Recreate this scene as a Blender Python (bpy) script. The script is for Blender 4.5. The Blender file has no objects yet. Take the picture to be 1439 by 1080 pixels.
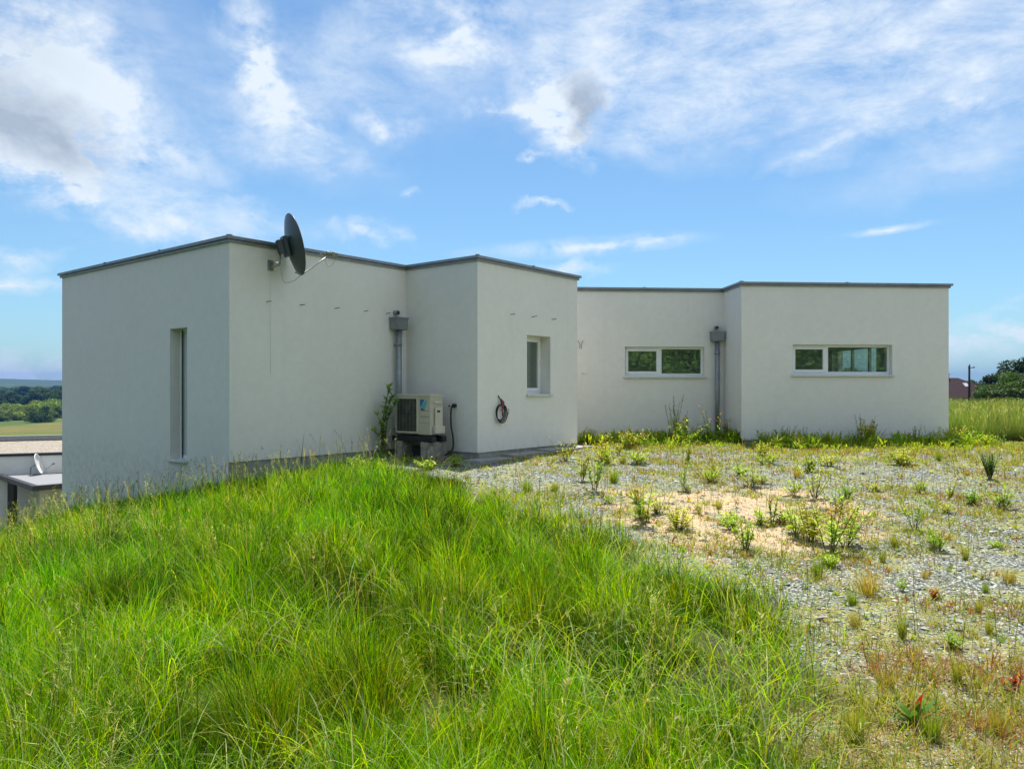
import bpy, math, random
import numpy as np
from mathutils import Vector, Matrix, noise as mnoise

# ------------------------------------------------------------------ camera, world, sun
scene = bpy.context.scene
col = scene.collection
R = math.radians
CAMZ = 1.08
cam_d = bpy.data.cameras.new('camera')
cam = bpy.data.objects.new('camera', cam_d); col.objects.link(cam)
cam.location = (0, 0, CAMZ)
cam.rotation_euler = (R(90), 0, 0)
cam_d.sensor_width = 36; cam_d.lens = 36 * 1080 / 1439.0
cam_d.shift_y = -5.0 / 1439 * -1
cam_d.clip_start = 0.05; cam_d.clip_end = 20000
scene.camera = cam

SUN_EL, SUN_AZ = R(68), R(8)
sd = bpy.data.lights.new('sun', 'SUN'); sd.energy = 4.95; sd.angle = R(0.5); sd.color = (1.0, 0.95, 0.86)
sun = bpy.data.objects.new('sun', sd); col.objects.link(sun)
sv = Vector((math.sin(SUN_AZ) * math.cos(SUN_EL), math.cos(SUN_AZ) * math.cos(SUN_EL), math.sin(SUN_EL)))
sun.rotation_euler = sv.to_track_quat('Z', 'Y').to_euler()
sun.location = (0, 0, 60)

scene.view_settings.view_transform = 'Standard'
scene.view_settings.look = 'None'
scene.view_settings.exposure = 0.78
scene.view_settings.gamma = 1
scene.cycles.max_bounces = 8
scene.cycles.transparent_max_bounces = 12
scene.cycles.diffuse_bounces = 3
scene.cycles.volume_bounces = 1

def azel(px, py):
    dx = (px - 719.5) / 1080; dz = (545 - py) / 1080
    return math.atan(dx), math.atan(dz / math.sqrt(1 + dx * dx))

def make_world():
    w = bpy.data.worlds.new('World'); scene.world = w; w.use_nodes = True
    nt = w.node_tree; N = nt.nodes; Lk = nt.links; N.clear()
    out = N.new('ShaderNodeOutputWorld'); bg = N.new('ShaderNodeBackground')
    Lk.new(bg.outputs[0], out.inputs[0])
    def math_(op, a, b=None, c=None, clamp=False):
        n = N.new('ShaderNodeMath'); n.operation = op; n.use_clamp = clamp
        for i, v in enumerate((a, b, c)):
            if v is None: continue
            if isinstance(v, (int, float)): n.inputs[i].default_value = v
            else: Lk.new(v, n.inputs[i])
        return n.outputs[0]
    sky = N.new('ShaderNodeTexSky'); sky.sky_type = 'NISHITA'; sky.sun_disc = False
    sky.sun_elevation = SUN_EL; sky.sun_rotation = SUN_AZ
    sky.air_density = 1.1; sky.dust_density = 0.4; sky.ozone_density = 2.2; sky.altitude = 200
    sc = N.new('ShaderNodeVectorMath'); sc.operation = 'MULTIPLY'
    Lk.new(sky.outputs[0], sc.inputs[0]); sc.inputs[1].default_value = (SKYT[0], SKYT[1], SKYT[2])
    tc = N.new('ShaderNodeTexCoord')
    sep = N.new('ShaderNodeSeparateXYZ'); Lk.new(tc.outputs['Generated'], sep.inputs[0])
    az = math_('ARCTAN2', sep.outputs[0], sep.outputs[1])
    el = math_('ARCSINE', sep.outputs[2])
    cmb = N.new('ShaderNodeCombineXYZ'); Lk.new(az, cmb.inputs[0]); Lk.new(el, cmb.inputs[1])
    base = cmb.outputs[0]
    # warp the layout so that no cloud has a smooth outline
    def noise(vec, scale, detail, rough, dist=0.0, sx=1, sy=1, rot=0.0, off=(0, 0, 0)):
        mp = N.new('ShaderNodeMapping'); Lk.new(vec, mp.inputs[0])
        mp.inputs['Location'].default_value = off
        mp.inputs['Rotation'].default_value = (0, 0, rot); mp.inputs['Scale'].default_value = (sx, sy, 1)
        n = N.new('ShaderNodeTexNoise'); n.inputs['Scale'].default_value = scale
        n.inputs['Detail'].default_value = detail; n.inputs['Roughness'].default_value = rough
        n.inputs['Distortion'].default_value = dist
        Lk.new(mp.outputs[0], n.inputs['Vector']); return n
    wn = noise(base, 7.0, 5, 0.62, 0.0)
    v1 = N.new('ShaderNodeVectorMath'); v1.operation = 'SUBTRACT'; Lk.new(wn.outputs['Color'], v1.inputs[0]); v1.inputs[1].default_value = (.5, .5, .5)
    v2 = N.new('ShaderNodeVectorMath'); v2.operation = 'MULTIPLY'; Lk.new(v1.outputs[0], v2.inputs[0]); v2.inputs[1].default_value = (.16, .12, 0)
    v3 = N.new('ShaderNodeVectorMath'); v3.operation = 'ADD'; Lk.new(v2.outputs[0], v3.inputs[0]); Lk.new(base, v3.inputs[1])
    warped = v3.outputs[0]
    def blob(px, py, rx, ry, rot, vec=warped):
        a, e = azel(px, py)
        k = math.cos(a)
        mp = N.new('ShaderNodeMapping'); mp.vector_type = 'TEXTURE'; Lk.new(vec, mp.inputs[0])
        mp.inputs['Location'].default_value = (a, e, 0)
        mp.inputs['Rotation'].default_value = (0, 0, R(rot))
        mp.inputs['Scale'].default_value = (rx / 1080 * k, ry / 1080 * k, 1)
        g = N.new('ShaderNodeTexGradient'); g.gradient_type = 'SPHERICAL'; Lk.new(mp.outputs[0], g.inputs[0])
        return g.outputs['Fac']
    def total(lst, vec=warped):
        acc = None
        for (px, py, rx, ry, rot, s) in lst:
            b = blob(px, py, rx, ry, rot, vec)
            acc = math_('MULTIPLY', b, s) if acc is None else math_('MULTIPLY_ADD', b, s, acc)
        return acc
    puffy = [(20, 120, 190, 170, -10, 1.5), (40, 215, 160, 80, -10, 1.1), (170, 140, 170, 70, -35, .7), (225, 215, 150, 45, -15, .65),
             (120, 255, 190, 34, -28, .7), (240, 315, 80, 26, -30, .8), (355, 60, 52, 120, 12, .85), (400, 150, 60, 110, 30, .75),
             (455, 212, 110, 34, -8, .6), (630, 25, 190, 60, 4, .85), (640, 75, 110, 40, 0, .6), (790, 140, 92, 84, -25, 1.5), (820, 190, 45, 50, 0, .9),
             (545, 168, 68, 22, -12, .9), (370, 318, 62, 30, 0, .95), (510, 338, 78, 22, -8, 1.0), (700, 168, 110, 14, 4, .7),
             (740, 220, 24, 9, 0, .9), (570, 266, 20, 9, 10, .9), (1355, 147, 50, 24, 5, 1.0), (810, 385, 60, 16, 0, .8),
             (768, 282, 44, 9, 3, .8), (1400, 478, 190, 42, 0, 1.25), (1420, 436, 90, 15, 0, .6),
             (30, 392, 150, 24, 0, .75), (20, 355, 120, 20, 5, .6), (30, 518, 190, 26, 0, 1.2)]
    wisps = [(1010, 90, 330, 130, 0, 1.15), (1290, 70, 330, 130, 0, 1.25), (1000, 40, 300, 80, 0, .6), (900, 180, 120, 60, -20, .5), (1190, 200, 130, 34, 12, .8),
             (480, 60, 160, 90, -20, .3), (260, 90, 200, 80, -25, .35), (350, 200, 260, 60, -10, .35), (1380, 180, 160, 60, 8, .45), (300, 330, 300, 50, 0, .25), (50, 50, 230, 130, -20, .5), (190, 200, 240, 80, -30, .75), (240, 290, 190, 50, -32, .8), (420, 120, 160, 110, -30, .45), (1330, 240, 240, 60, 5, .45), (620, 100, 220, 110, 0, .5), (850, 60, 200, 90, 0, .6)]
    # the thin streaks are warped less, or they would break up
    v4 = N.new('ShaderNodeVectorMath'); v4.operation = 'MULTIPLY_ADD'; Lk.new(v2.outputs[0], v4.inputs[0]); v4.inputs[1].default_value = (.5, .12, 0); Lk.new(base, v4.inputs[2])
    streaks = total([(820, 347, 200, 17, 3, .85), (880, 342, 110, 9, 5, .5), (1245, 325, 95, 7, 4, .8), (355, 90, 34, 130, 8, .2), (390, 160, 40, 90, 28, .2), (245, 305, 110, 16, -33, .7), (1160, 205, 90, 10, 18, .8)], v4.outputs[0])
    tp, tw = math_('ADD', total(puffy), streaks), total(wisps)
    n1 = noise(base, 10, 8, 0.62, 0.4, 1, 1.7, 0.25)
    n2 = noise(base, 8, 11, 0.70, 0.25, 1.0, 2.3, -0.2, (3, 1, 0))
    n1b = noise(base, 26, 8, 0.68, 0.2, 1, 1.5, -0.3, (5, 2, 0))
    a1 = math_('ADD', math_('MULTIPLY_ADD', n1.outputs['Fac'], 3.4, -1.32), math_('MULTIPLY_ADD', n1b.outputs['Fac'], 1.5, -.75), clamp=True)
    body = math_('MULTIPLY', math_('SUBTRACT', tp, .55), 1.0, clamp=True)
    a2 = math_('MULTIPLY_ADD', n2.outputs['Fac'], 1.7, -0.80)
    d1 = math_('MULTIPLY_ADD', math_('MULTIPLY', tp, 1.45), a1, math_('MULTIPLY', body, .5), clamp=True)
    a2 = math_('MULTIPLY_ADD', n2.outputs['Fac'], 2.6, -.78, clamp=True)
    d2 = math_('MULTIPLY', math_('MULTIPLY', tw, 1.15, clamp=True), a2)
    # unseen clouds added behind and overhead, densest right-rear, to brighten the walls
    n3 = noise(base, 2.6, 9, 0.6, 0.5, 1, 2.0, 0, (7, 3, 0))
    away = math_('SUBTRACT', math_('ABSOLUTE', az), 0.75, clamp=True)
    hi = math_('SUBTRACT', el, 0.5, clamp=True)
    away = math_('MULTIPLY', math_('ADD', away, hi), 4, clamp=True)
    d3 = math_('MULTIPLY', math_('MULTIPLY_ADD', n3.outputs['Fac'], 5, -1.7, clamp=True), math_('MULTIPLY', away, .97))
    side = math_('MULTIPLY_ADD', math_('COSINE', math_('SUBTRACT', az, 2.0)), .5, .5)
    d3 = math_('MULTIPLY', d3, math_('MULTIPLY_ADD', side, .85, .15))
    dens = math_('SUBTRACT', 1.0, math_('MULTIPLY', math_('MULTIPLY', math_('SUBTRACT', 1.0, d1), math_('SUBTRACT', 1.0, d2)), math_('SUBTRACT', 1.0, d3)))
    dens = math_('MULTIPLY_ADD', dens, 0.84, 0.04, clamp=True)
    # thick hearts of the clouds are grey underneath
    grey = total([(15, 165, 170, 70, -10, 1.6), (815, 145, 34, 60, 8, 1.9), (0, 60, 130, 90, 0, .4), (40, 215, 120, 50, 0, .35)])
    gr = N.new('ShaderNodeMix'); gr.data_type = 'RGBA'
    gn = math_('MULTIPLY', grey, math_('MULTIPLY_ADD', n1.outputs['Fac'], 1.8, -.25), clamp=True)
    Lk.new(gn, gr.inputs['Factor']); gr.inputs['A'].default_value = (0.54, 0.585, 0.62, 1); gr.inputs['B'].default_value = (.28, .315, .36, 1)
    mx = N.new('ShaderNodeMix'); mx.data_type = 'RGBA'
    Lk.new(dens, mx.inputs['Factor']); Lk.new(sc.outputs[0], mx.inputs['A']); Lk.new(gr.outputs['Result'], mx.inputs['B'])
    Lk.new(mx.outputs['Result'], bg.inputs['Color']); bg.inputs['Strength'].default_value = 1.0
SKYT = (0.052, 0.072, 0.082)
make_world()

# ------------------------------------------------------------------ helpers
random.seed(7); rng = np.random.default_rng(11)
WL = {}
def wloc(o): return WL.get(o.name, Vector((0, 0, 0))) if o else Vector((0, 0, 0))
def tag(o, label=None, cat=None, group=None, kind=None):
    if label: o['label'] = label
    if cat: o['category'] = cat
    if group: o['group'] = group
    if kind: o['kind'] = kind
    return o
def empty(name, loc, label=None, cat=None, group=None):
    o = bpy.data.objects.new(name, None); col.objects.link(o); o.location = loc
    o.empty_display_size = .2
    WL[o.name] = Vector(loc); return tag(o, label, cat, group)
def link_mesh(name, me, mat, parent=None, loc=None):
    o = bpy.data.objects.new(name, me); col.objects.link(o)
    if mat and not me.materials:
        for m in (mat if isinstance(mat, (list, tuple)) else [mat]): me.materials.append(m)
    if parent: o.parent = parent; WL[o.name] = wloc(parent)
    else:
        WL[o.name] = Vector(loc) if loc else Vector((0, 0, 0))
        if loc: o.location = loc
    return o

class MB:
    """collects faces in world coordinates; build() links them as one mesh object"""
    def __init__(s): s.v = []; s.f = []; s.mi = []; s.sm = []; s.m = 0
    def quad(s, a, b, c, d, smooth=False):
        i = len(s.v); s.v += [Vector(a), Vector(b), Vector(c), Vector(d)]; s.f.append((i, i+1, i+2, i+3)); s.mi.append(s.m); s.sm.append(smooth)
    def poly(s, pts):
        i = len(s.v); s.v += [Vector(p) for p in pts]; s.f.append(tuple(range(i, i+len(pts)))); s.mi.append(s.m); s.sm.append(False)
    def obox(s, o, ex, ey, ez):
        o, ex, ey, ez = map(Vector, (o, ex, ey, ez))
        p = [o, o+ex, o+ex+ey, o+ey, o+ez, o+ex+ez, o+ex+ey+ez, o+ey+ez]
        i = len(s.v); s.v += p
        fs = [(0,3,2,1),(4,5,6,7),(0,1,5,4),(1,2,6,5),(2,3,7,6),(3,0,4,7)]
        if ex.cross(ey).dot(ez) < 0: fs = [f[::-1] for f in fs]
        for f in fs: s.f.append(tuple(i+k for k in f)); s.mi.append(s.m); s.sm.append(False)
    def box(s, x0, x1, y0, y1, z0, z1): s.obox((x0,y0,z0), (x1-x0,0,0), (0,y1-y0,0), (0,0,z1-z0))
    def tube(s, pts, r, n=10, cap=True):
        pts = [Vector(p) for p in pts]; rs = r if isinstance(r, (list, tuple)) else [r]*len(pts)
        rings = []; prev = None
        for k, p in enumerate(pts):
            d = (pts[min(k+1, len(pts)-1)] - pts[max(k-1, 0)]).normalized()
            a = prev if prev is not None else (Vector((0,0,1)) if abs(d.z) < .9 else Vector((1,0,0)))
            x = (a - d*a.dot(d)).normalized(); prev = x; y = d.cross(x)
            i = len(s.v); s.v += [p + (x*math.cos(2*math.pi*j/n) + y*math.sin(2*math.pi*j/n))*rs[k] for j in range(n)]; rings.append(i)
        for a, b in zip(rings, rings[1:]):
            for j in range(n):
                s.f.append((a+j, a+(j+1)%n, b+(j+1)%n, b+j)); s.mi.append(s.m); s.sm.append(True)
        if cap:
            s.f.append(tuple(rings[0]+j for j in range(n))[::-1]); s.mi.append(s.m); s.sm.append(False)
            s.f.append(tuple(rings[-1]+j for j in range(n))); s.mi.append(s.m); s.sm.append(False)
    def build(s, name, mat, parent=None, loc=None, bevel=0, weld=False):
        off = wloc(parent) if parent else (Vector(loc) if loc else Vector((0,0,0)))
        me = bpy.data.meshes.new(name)
        me.from_pydata([tuple(v-off) for v in s.v], [], s.f)
        for m in (mat if isinstance(mat, (list, tuple)) else [mat]): me.materials.append(m)
        me.polygons.foreach_set('material_index', s.mi); me.polygons.foreach_set('use_smooth', s.sm)
        me.update()
        o = link_mesh(name, me, None, parent, loc)
        if bevel:
            b = o.modifiers.new('bevel', 'BEVEL'); b.width = bevel; b.segments = 2; b.limit_method = 'ANGLE'
        return o

def fast_mesh(name, verts, quads, cols=None, mat=None, smooth=True):
    me = bpy.data.meshes.new(name)
    nv, nf = len(verts), len(quads); k = quads.shape[1]
    me.vertices.add(nv); me.vertices.foreach_set('co', verts.astype(np.float32).ravel())
    me.loops.add(nf*k); me.loops.foreach_set('vertex_index', quads.astype(np.int32).ravel())
    me.polygons.add(nf); me.polygons.foreach_set('loop_start', np.arange(0, nf*k, k, dtype=np.int32))
    me.polygons.foreach_set('use_smooth', np.full(nf, smooth))
    if cols is not None:
        a = me.color_attributes.new('tint', 'FLOAT_COLOR', 'POINT')
        c = np.ones((nv, 4), np.float32); c[:, :3] = cols
        a.data.foreach_set('color', c.ravel())
    me.update(calc_edges=True); me.validate()
    if mat: me.materials.append(mat)
    return me

# ------------------------------------------------------------------ materials
class NT:
    def __init__(s, name):
        s.m = bpy.data.materials.new(name); s.m.use_nodes = True
        s.t = s.m.node_tree; s.N = s.t.nodes; s.L = s.t.links
        s.b = s.N['Principled BSDF']; s.o = s.N['Material Output']
    def n(s, typ, **kw):
        x = s.N.new(typ)
        for k, v in kw.items():
            if k in x.inputs: 
                if hasattr(v, 'is_linked'): s.L.new(v, x.inputs[k])
                else: x.inputs[k].default_value = v
            else: setattr(x, k, v)
        return x
    def pos(s): return s.n('ShaderNodeNewGeometry').outputs['Position']
    def obj(s): return s.n('ShaderNodeTexCoord').outputs['Object']
    def noise(s, vec, scale, detail=4, rough=.5, out='Fac'):
        x = s.n('ShaderNodeTexNoise', Scale=scale, Detail=detail, Roughness=rough); s.L.new(vec, x.inputs['Vector']); return x.outputs[out]
    def ramp(s, fac, stops):
        r = s.N.new('ShaderNodeValToRGB'); s.L.new(fac, r.inputs[0]); e = r.color_ramp.elements
        while len(e) < len(stops): e.new(.5)
        for k, (p, c) in enumerate(stops):
            e[k].position = p; e[k].color = (c[0], c[1], c[2], 1) if isinstance(c, (tuple, list)) else (c, c, c, 1)
        return r.outputs[0]
    def mix(s, fac, a, b, blend='MIX'):
        x = s.N.new('ShaderNodeMix'); x.data_type = 'RGBA'; x.blend_type = blend
        for k, v in (('Factor', fac), ('A', a), ('B', b)):
            if hasattr(v, 'is_linked'): s.L.new(v, x.inputs[k])
            else: x.inputs[k].default_value = v if isinstance(v, (int, float)) else (v[0], v[1], v[2], 1)
        return x.outputs['Result']
    def bump(s, h, strength=.3, dist=.01):
        b = s.n('ShaderNodeBump', Strength=strength, Distance=dist); s.L.new(h, b.inputs['Height'])
        s.L.new(b.outputs[0], s.b.inputs['Normal']); return b
    def base(s, c):
        if hasattr(c, 'is_linked'): s.L.new(c, s.b.inputs['Base Color'])
        else: s.b.inputs['Base Color'].default_value = (c[0], c[1], c[2], 1)

def simple(name, c, rough=.6, metal=0.0, var=.08, scale=12, bump=0.0, bscale=60, bdist=.003):
    spec = .5 if rough < .7 else .12
    t = NT(name); p = t.obj()
    n = t.noise(p, scale, 4, .6)
    d = tuple(x*(1-var*2) for x in c); e = tuple(min(1, x*(1+var)) for x in c)
    t.base(t.ramp(n, [(.3, d), (.7, e)]))
    t.b.inputs['Roughness'].default_value = rough; t.b.inputs['Metallic'].default_value = metal; t.b.inputs['Specular IOR Level'].default_value = spec
    if bump: t.bump(t.noise(p, bscale, 3, .6), bump, bdist)
    return t.m

def m_stucco(name='white stucco render', c=(.83, .808, .765), splash=True):
    t = NT(name); p = t.pos()
    big = t.noise(p, .8, 5, .6); mid = t.noise(p, 7, 5, .7)
    a = t.ramp(big, [(.3, tuple(x*.93 for x in c)), (.7, c)])
    a = t.mix(.35, a, t.ramp(mid, [(.35, tuple(x*.90 for x in c)), (.65, tuple(min(1, x*1.04) for x in c))]))
    # rain streaks: stretched vertically
    mp = t.n('ShaderNodeMapping'); t.L.new(p, mp.inputs[0]); mp.inputs['Scale'].default_value = (5, 5, .35)
    st = t.noise(mp.outputs[0], 1.0, 5, .6)
    a = t.mix(t.ramp(st, [(.58, 0.0), (.9, .14)]), a, (.42, .44, .40))
    # splashed earth in the lowest hand of the wall
    sz = t.n('ShaderNodeSeparateXYZ'); t.L.new(p, sz.inputs[0])
    zr = t.n('ShaderNodeMapRange'); t.L.new(sz.outputs[2], zr.inputs[0]); zr.inputs[1].default_value = .30 if splash else -50; zr.inputs[2].default_value = -.2 if splash else -60
    sp_ = t.n('ShaderNodeMath', operation='MULTIPLY'); t.L.new(zr.outputs[0], sp_.inputs[0]); t.L.new(t.ramp(t.noise(p, 9, 7, .75), [(.40, 0.0), (.66, .38)]), sp_.inputs[1])
    a = t.mix(sp_.outputs[0], a, (.36, .35, .27))
    t.base(a); t.b.inputs['Roughness'].default_value = .92
    t.b.inputs['Specular IOR Level'].default_value = .2
    v = t.n('ShaderNodeTexVoronoi', Scale=190.0); t.L.new(p, v.inputs['Vector'])
    gn = t.noise(p, 120, 3, .7)
    t.bump(t.mix(.5, v.outputs['Distance'], gn), .75, .006)
    return t.m
def m_metal(name, c, rough=.45):
    t = NT(name); p = t.obj()
    a = t.ramp(t.noise(p, 6, 6, .65), [(.3, tuple(x*.72 for x in c)), (.7, c)])
    t.base(a); t.b.inputs['Metallic'].default_value = .6
    r = t.n('ShaderNodeMapRange'); t.L.new(t.noise(p, 15, 4, .6), r.inputs[0]); r.inputs[3].default_value = rough-.1; r.inputs[4].default_value = rough+.15
    t.L.new(r.outputs[0], t.b.inputs['Roughness']); return t.m
def m_glass():
    t = NT('window glass'); N = t.N
    N.remove(t.b)
    tr = t.n('ShaderNodeBsdfTransparent'); tr.inputs[0].default_value = (.84, .90, .87, 1)
    gl = t.n('ShaderNodeBsdfGlossy'); gl.inputs['Roughness'].default_value = .01; gl.inputs[0].default_value = (.9, .95, .92, 1)
    lw = t.n('ShaderNodeLayerWeight', Blend=.5)
    p5 = t.n('ShaderNodeMath', operation='POWER'); t.L.new(lw.outputs['Facing'], p5.inputs[0]); p5.inputs[1].default_value = 5
    fr = t.n('ShaderNodeMath', operation='MULTIPLY_ADD'); t.L.new(p5.outputs[0], fr.inputs[0]); fr.inputs[1].default_value = .85; fr.inputs[2].default_value = .14
    mx = t.n('ShaderNodeMixShader'); t.L.new(fr.outputs[0], mx.inputs[0]); t.L.new(tr.outputs[0], mx.inputs[1]); t.L.new(gl.outputs[0], mx.inputs[2])
    df = t.n('ShaderNodeBsdfDiffuse'); df.inputs[0].default_value = (.42, .52, .42, 1)
    m2 = t.n('ShaderNodeMixShader', Fac=.07); t.L.new(mx.outputs[0], m2.inputs[1]); t.L.new(df.outputs[0], m2.inputs[2])
    t.L.new(m2.outputs[0], t.o.inputs[0]); return t.m
def m_leaf(name, rough=.55, trans=.45, gain=1.0, tgain=(1.35, 1.2, .35), spec=.2):
    t = NT(name)
    a = t.n('ShaderNodeAttribute', attribute_name='tint').outputs['Color']
    if gain != 1: a = t.mix(1.0, a, (gain, gain, gain), 'MULTIPLY')
    oi = t.n('ShaderNodeObjectInfo').outputs['Random']
    a = t.mix(1.0, a, t.ramp(oi, [(0, (.82, .88, .8)), (1, (1.12, 1.05, 1.0))]), 'MULTIPLY')
    t.base(a); t.b.inputs['Roughness'].default_value = rough; t.b.inputs['Specular IOR Level'].default_value = spec
    tl = t.n('ShaderNodeBsdfTranslucent'); t.L.new(t.mix(1.0, a, tgain, 'MULTIPLY'), tl.inputs[0])
    mx = t.n('ShaderNodeMixShader', Fac=trans); t.L.new(t.b.outputs[0], mx.inputs[1]); t.L.new(tl.outputs[0], mx.inputs[2])
    t.L.new(mx.outputs[0], t.o.inputs[0]); return t.m

STUCCO = m_stucco()
PLINTH = simple('grey plinth render', (.33, .33, .31), .9, var=.12, bump=.4, bscale=90)
COPING = m_metal('zinc coping', (.30, .32, .34), .5)
ZINC = m_metal('zinc rainwater goods', (.33, .36, .38), .42)
HOPM = m_metal('dark zinc hopper', (.30, .32, .35), .5)
PVC = simple('white window frame', (.80, .82, .82), .35, var=.03)
SILL = simple('pale aluminium sill', (.62, .64, .62), .45, var=.06)
GLASS = m_glass()
INNER = simple('interior plaster', (.55, .56, .50), .9, var=.05)
FLOORM = simple('interior floor tiles', (.30, .28, .25), .5)
BLACK = simple('black rubber', (.012, .013, .016), .6, var=.3)
BLACKM = simple('black painted metal', (.02, .021, .025), .4, var=.2)
DARK = simple('dark void', (.01, .01, .01), .9)
CREAM = simple('cream painted steel casing', (.52, .49, .38), .45, var=.05)
CREAM2 = simple('cream plastic cover', (.60, .57, .46), .5, var=.04)
FIN = simple('heat exchanger fins', (.07, .085, .065), .5, var=.4, scale=4)
BLUE = simple('blue emblem', (.03, .16, .36), .4, var=.02)
CYAN = simple('light blue emblem', (.08, .42, .62), .4, var=.02)
CONC = simple('rough concrete', (.30, .29, .25), .9, var=.25, scale=9, bump=.5, bscale=45, bdist=.006)
PAVE = simple('grey concrete paving', (.32, .32, .31), .85, var=.12, scale=5, bump=.3, bscale=50)
DISHM = simple('dark green grey dish paint', (.045, .062, .062), .38, var=.15, scale=3)
DISHF = simple('weathered grey dish face', (.10, .115, .12), .4, var=.15, scale=3)
GALV = m_metal('galvanised steel', (.45, .46, .45), .45)
RUST = simple('rusty rebar', (.05, .042, .036), .8, var=.3)
REDC = simple('faded red conduit', (.30, .065, .06), .55, var=.15)
CABLEW = simple('pale cable', (.42, .42, .36), .5)
LNBM = simple('weathered beige plastic', (.27, .25, .17), .5, var=.2)
SHUT = simple('light grey shutter', (.55, .58, .57), .5, var=.05)
OUTLET = simple('dark outlet', (.03, .03, .032), .6)

# ------------------------------------------------------------------ terrain
def sstep(a, b, x):
    t = np.clip((x - a) / (b - a), 0, 1); return t*t*(3-2*t)
def vnoise(x, y, f, seed=0.0):
    """cheap smooth pseudo noise, -1..1, vectorised"""
    x = np.asarray(x, float)*f + seed*1.7; y = np.asarray(y, float)*f - seed*2.3
    return (np.sin(x*1.3+1.1*np.sin(y*1.7+seed)) + np.sin(y*1.9+1.3*np.sin(x*1.1-seed)) + np.sin((x+y)*2.7+2*np.sin((x-y)*.9)))/3
HX0, HY0 = 0, 0
def gz(x, y):
    x = np.asarray(x, float); y = np.asarray(y, float); r = np.hypot(x, y)
    z = -0.52 + 0.44*sstep(2, 14.5, y) - .25*sstep(0, -12, y)
    q = np.maximum(0, -1 - x)
    z = z - 4.4*(1-np.exp(-.0069*q*q))*sstep(-30, 4, y)
    near = 1 - sstep(20, 40, r)
    z = z + near*(.020*vnoise(x, y, 1.3) + .012*vnoise(x, y, 4.1, 3) + (.05*vnoise(x, y, .9, 5))*sstep(1.5, -1.5, x))
    z = z - 14*sstep(70, 420, r)*(1 - sstep(-60, 60, x))*sstep(-50, 60, y)
    z = z - 3.2*sstep(38, 95, r)*sstep(0, 30, x)
    far = sstep(1000, 4200, r)
    z = z + far*(50 + 13*vnoise(x, y, .0011, 2) + 7*vnoise(x, y, .0031, 4))*(1-.85*sstep(.45, .56, np.arctan2(x, np.abs(y)+1e-6)))
    z = z + sstep(900, 1700, r)*(1-far)*(10*vnoise(x, y, .0024, 1))
    return z
def ray(px, py):
    """the point of the ground seen at a place of the photograph (authoring aid)"""
    dx = (px-719.5)/1080; dz = (545-py)/1080; Y = 10.0
    lo, hi = 1.0, 60.0
    for _ in range(50):
        Y = (lo+hi)/2
        if CAMZ + dz*Y > float(gz(dx*Y, Y)): lo = Y
        else: hi = Y
    return dx*Y, Y

# footprint of the house
u = Vector((.626, .780, 0)); v = Vector((-.780, .626, 0))
dd = Vector((.9976, .0698, 0)); nn = Vector((.0698, -.9976, 0))
PA = Vector((-4.10, 11.15, 0)); PL = PA + v*5.87; PB = PA + u*3.50; PC = PB - v*1.71; PD = PC + u*2.97
PG = Vector((4.775, 15.99, 0)); PH = PG + dd*4.5; PF = PG - nn*1.08
# wall D->E runs along v until it meets the line through F
tt = ((PF.x-PD.x)*dd.y - (PF.y-PD.y)*dd.x) / (v.x*dd.y - v.y*dd.x)
PE = PD + v*tt
PK = PH - nn*7.0; PQ = PK - dd*9.6; PM = PL + u*7.5
FOOT = [PL, PA, PB, PC, PD, PE, PF, PG, PH, PK, PQ, PM]

def inside(poly, x, y):
    x = np.asarray(x); y = np.asarray(y); res = np.zeros(x.shape, bool); n = len(poly)
    for i in range(n):
        x1, y1 = poly[i][0], poly[i][1]; x2, y2 = poly[(i+1) % n][0], poly[(i+1) % n][1]
        c = ((y1 > y) != (y2 > y)); den = (y2-y1) if y2 != y1 else 1e-9
        res ^= c & (x < (x2-x1)*(y-y1)/den + x1)
    return res
def pdist(poly, x, y, closed=True):
    x = np.asarray(x, float); y = np.asarray(y, float); best = np.full(x.shape, 1e9); n = len(poly)
    for i in range(n if closed else n-1):
        x1, y1 = poly[i][0], poly[i][1]; x2, y2 = poly[(i+1) % n][0], poly[(i+1) % n][1]
        ll = (x2-x1)**2+(y2-y1)**2; t = np.clip(((x-x1)*(x2-x1)+(y-y1)*(y2-y1))/ll, 0, 1)
        best = np.minimum(best, np.hypot(x-x1-t*(x2-x1), y-y1-t*(y2-y1)))
    return best

EDGE_PX = [(480, 650), (560, 662), (640, 678), (700, 705), (790, 738), (850, 765), (930, 805), (1060, 835), (1125, 870), (1155, 930), (1165, 985), (1135, 1040), (1120, 1080)]
EDGE = [ray(*p) for p in EDGE_PX]
GRASSP = EDGE + [(EDGE[-1][0]-.1, 1.0), (EDGE[-1][0], -8), (-40, -8), (-40, 30), (-9, 16), (PA.x, PA.y+1), (PB.x, PB.y)]
FIELDP = [(9.9, 16.9), (12, 16.4), (34, 15.5), (60, 50), (9.0, 50), (9.0, 24), (9.35, 17.2)]
SAND = [ray(*p) for p in [(820, 705), (900, 692), (1010, 694), (1110, 690), (1210, 700), (1215, 740), (1180, 775), (1090, 780), (980, 770), (880, 735)]]
DRY = [ray(*p) for p in [(1150, 880), (1250, 900), (1330, 905), (1439, 930), (1700, 960), (1700, 1200), (1000, 1200), (1060, 1010), (1130, 960)]]

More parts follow.
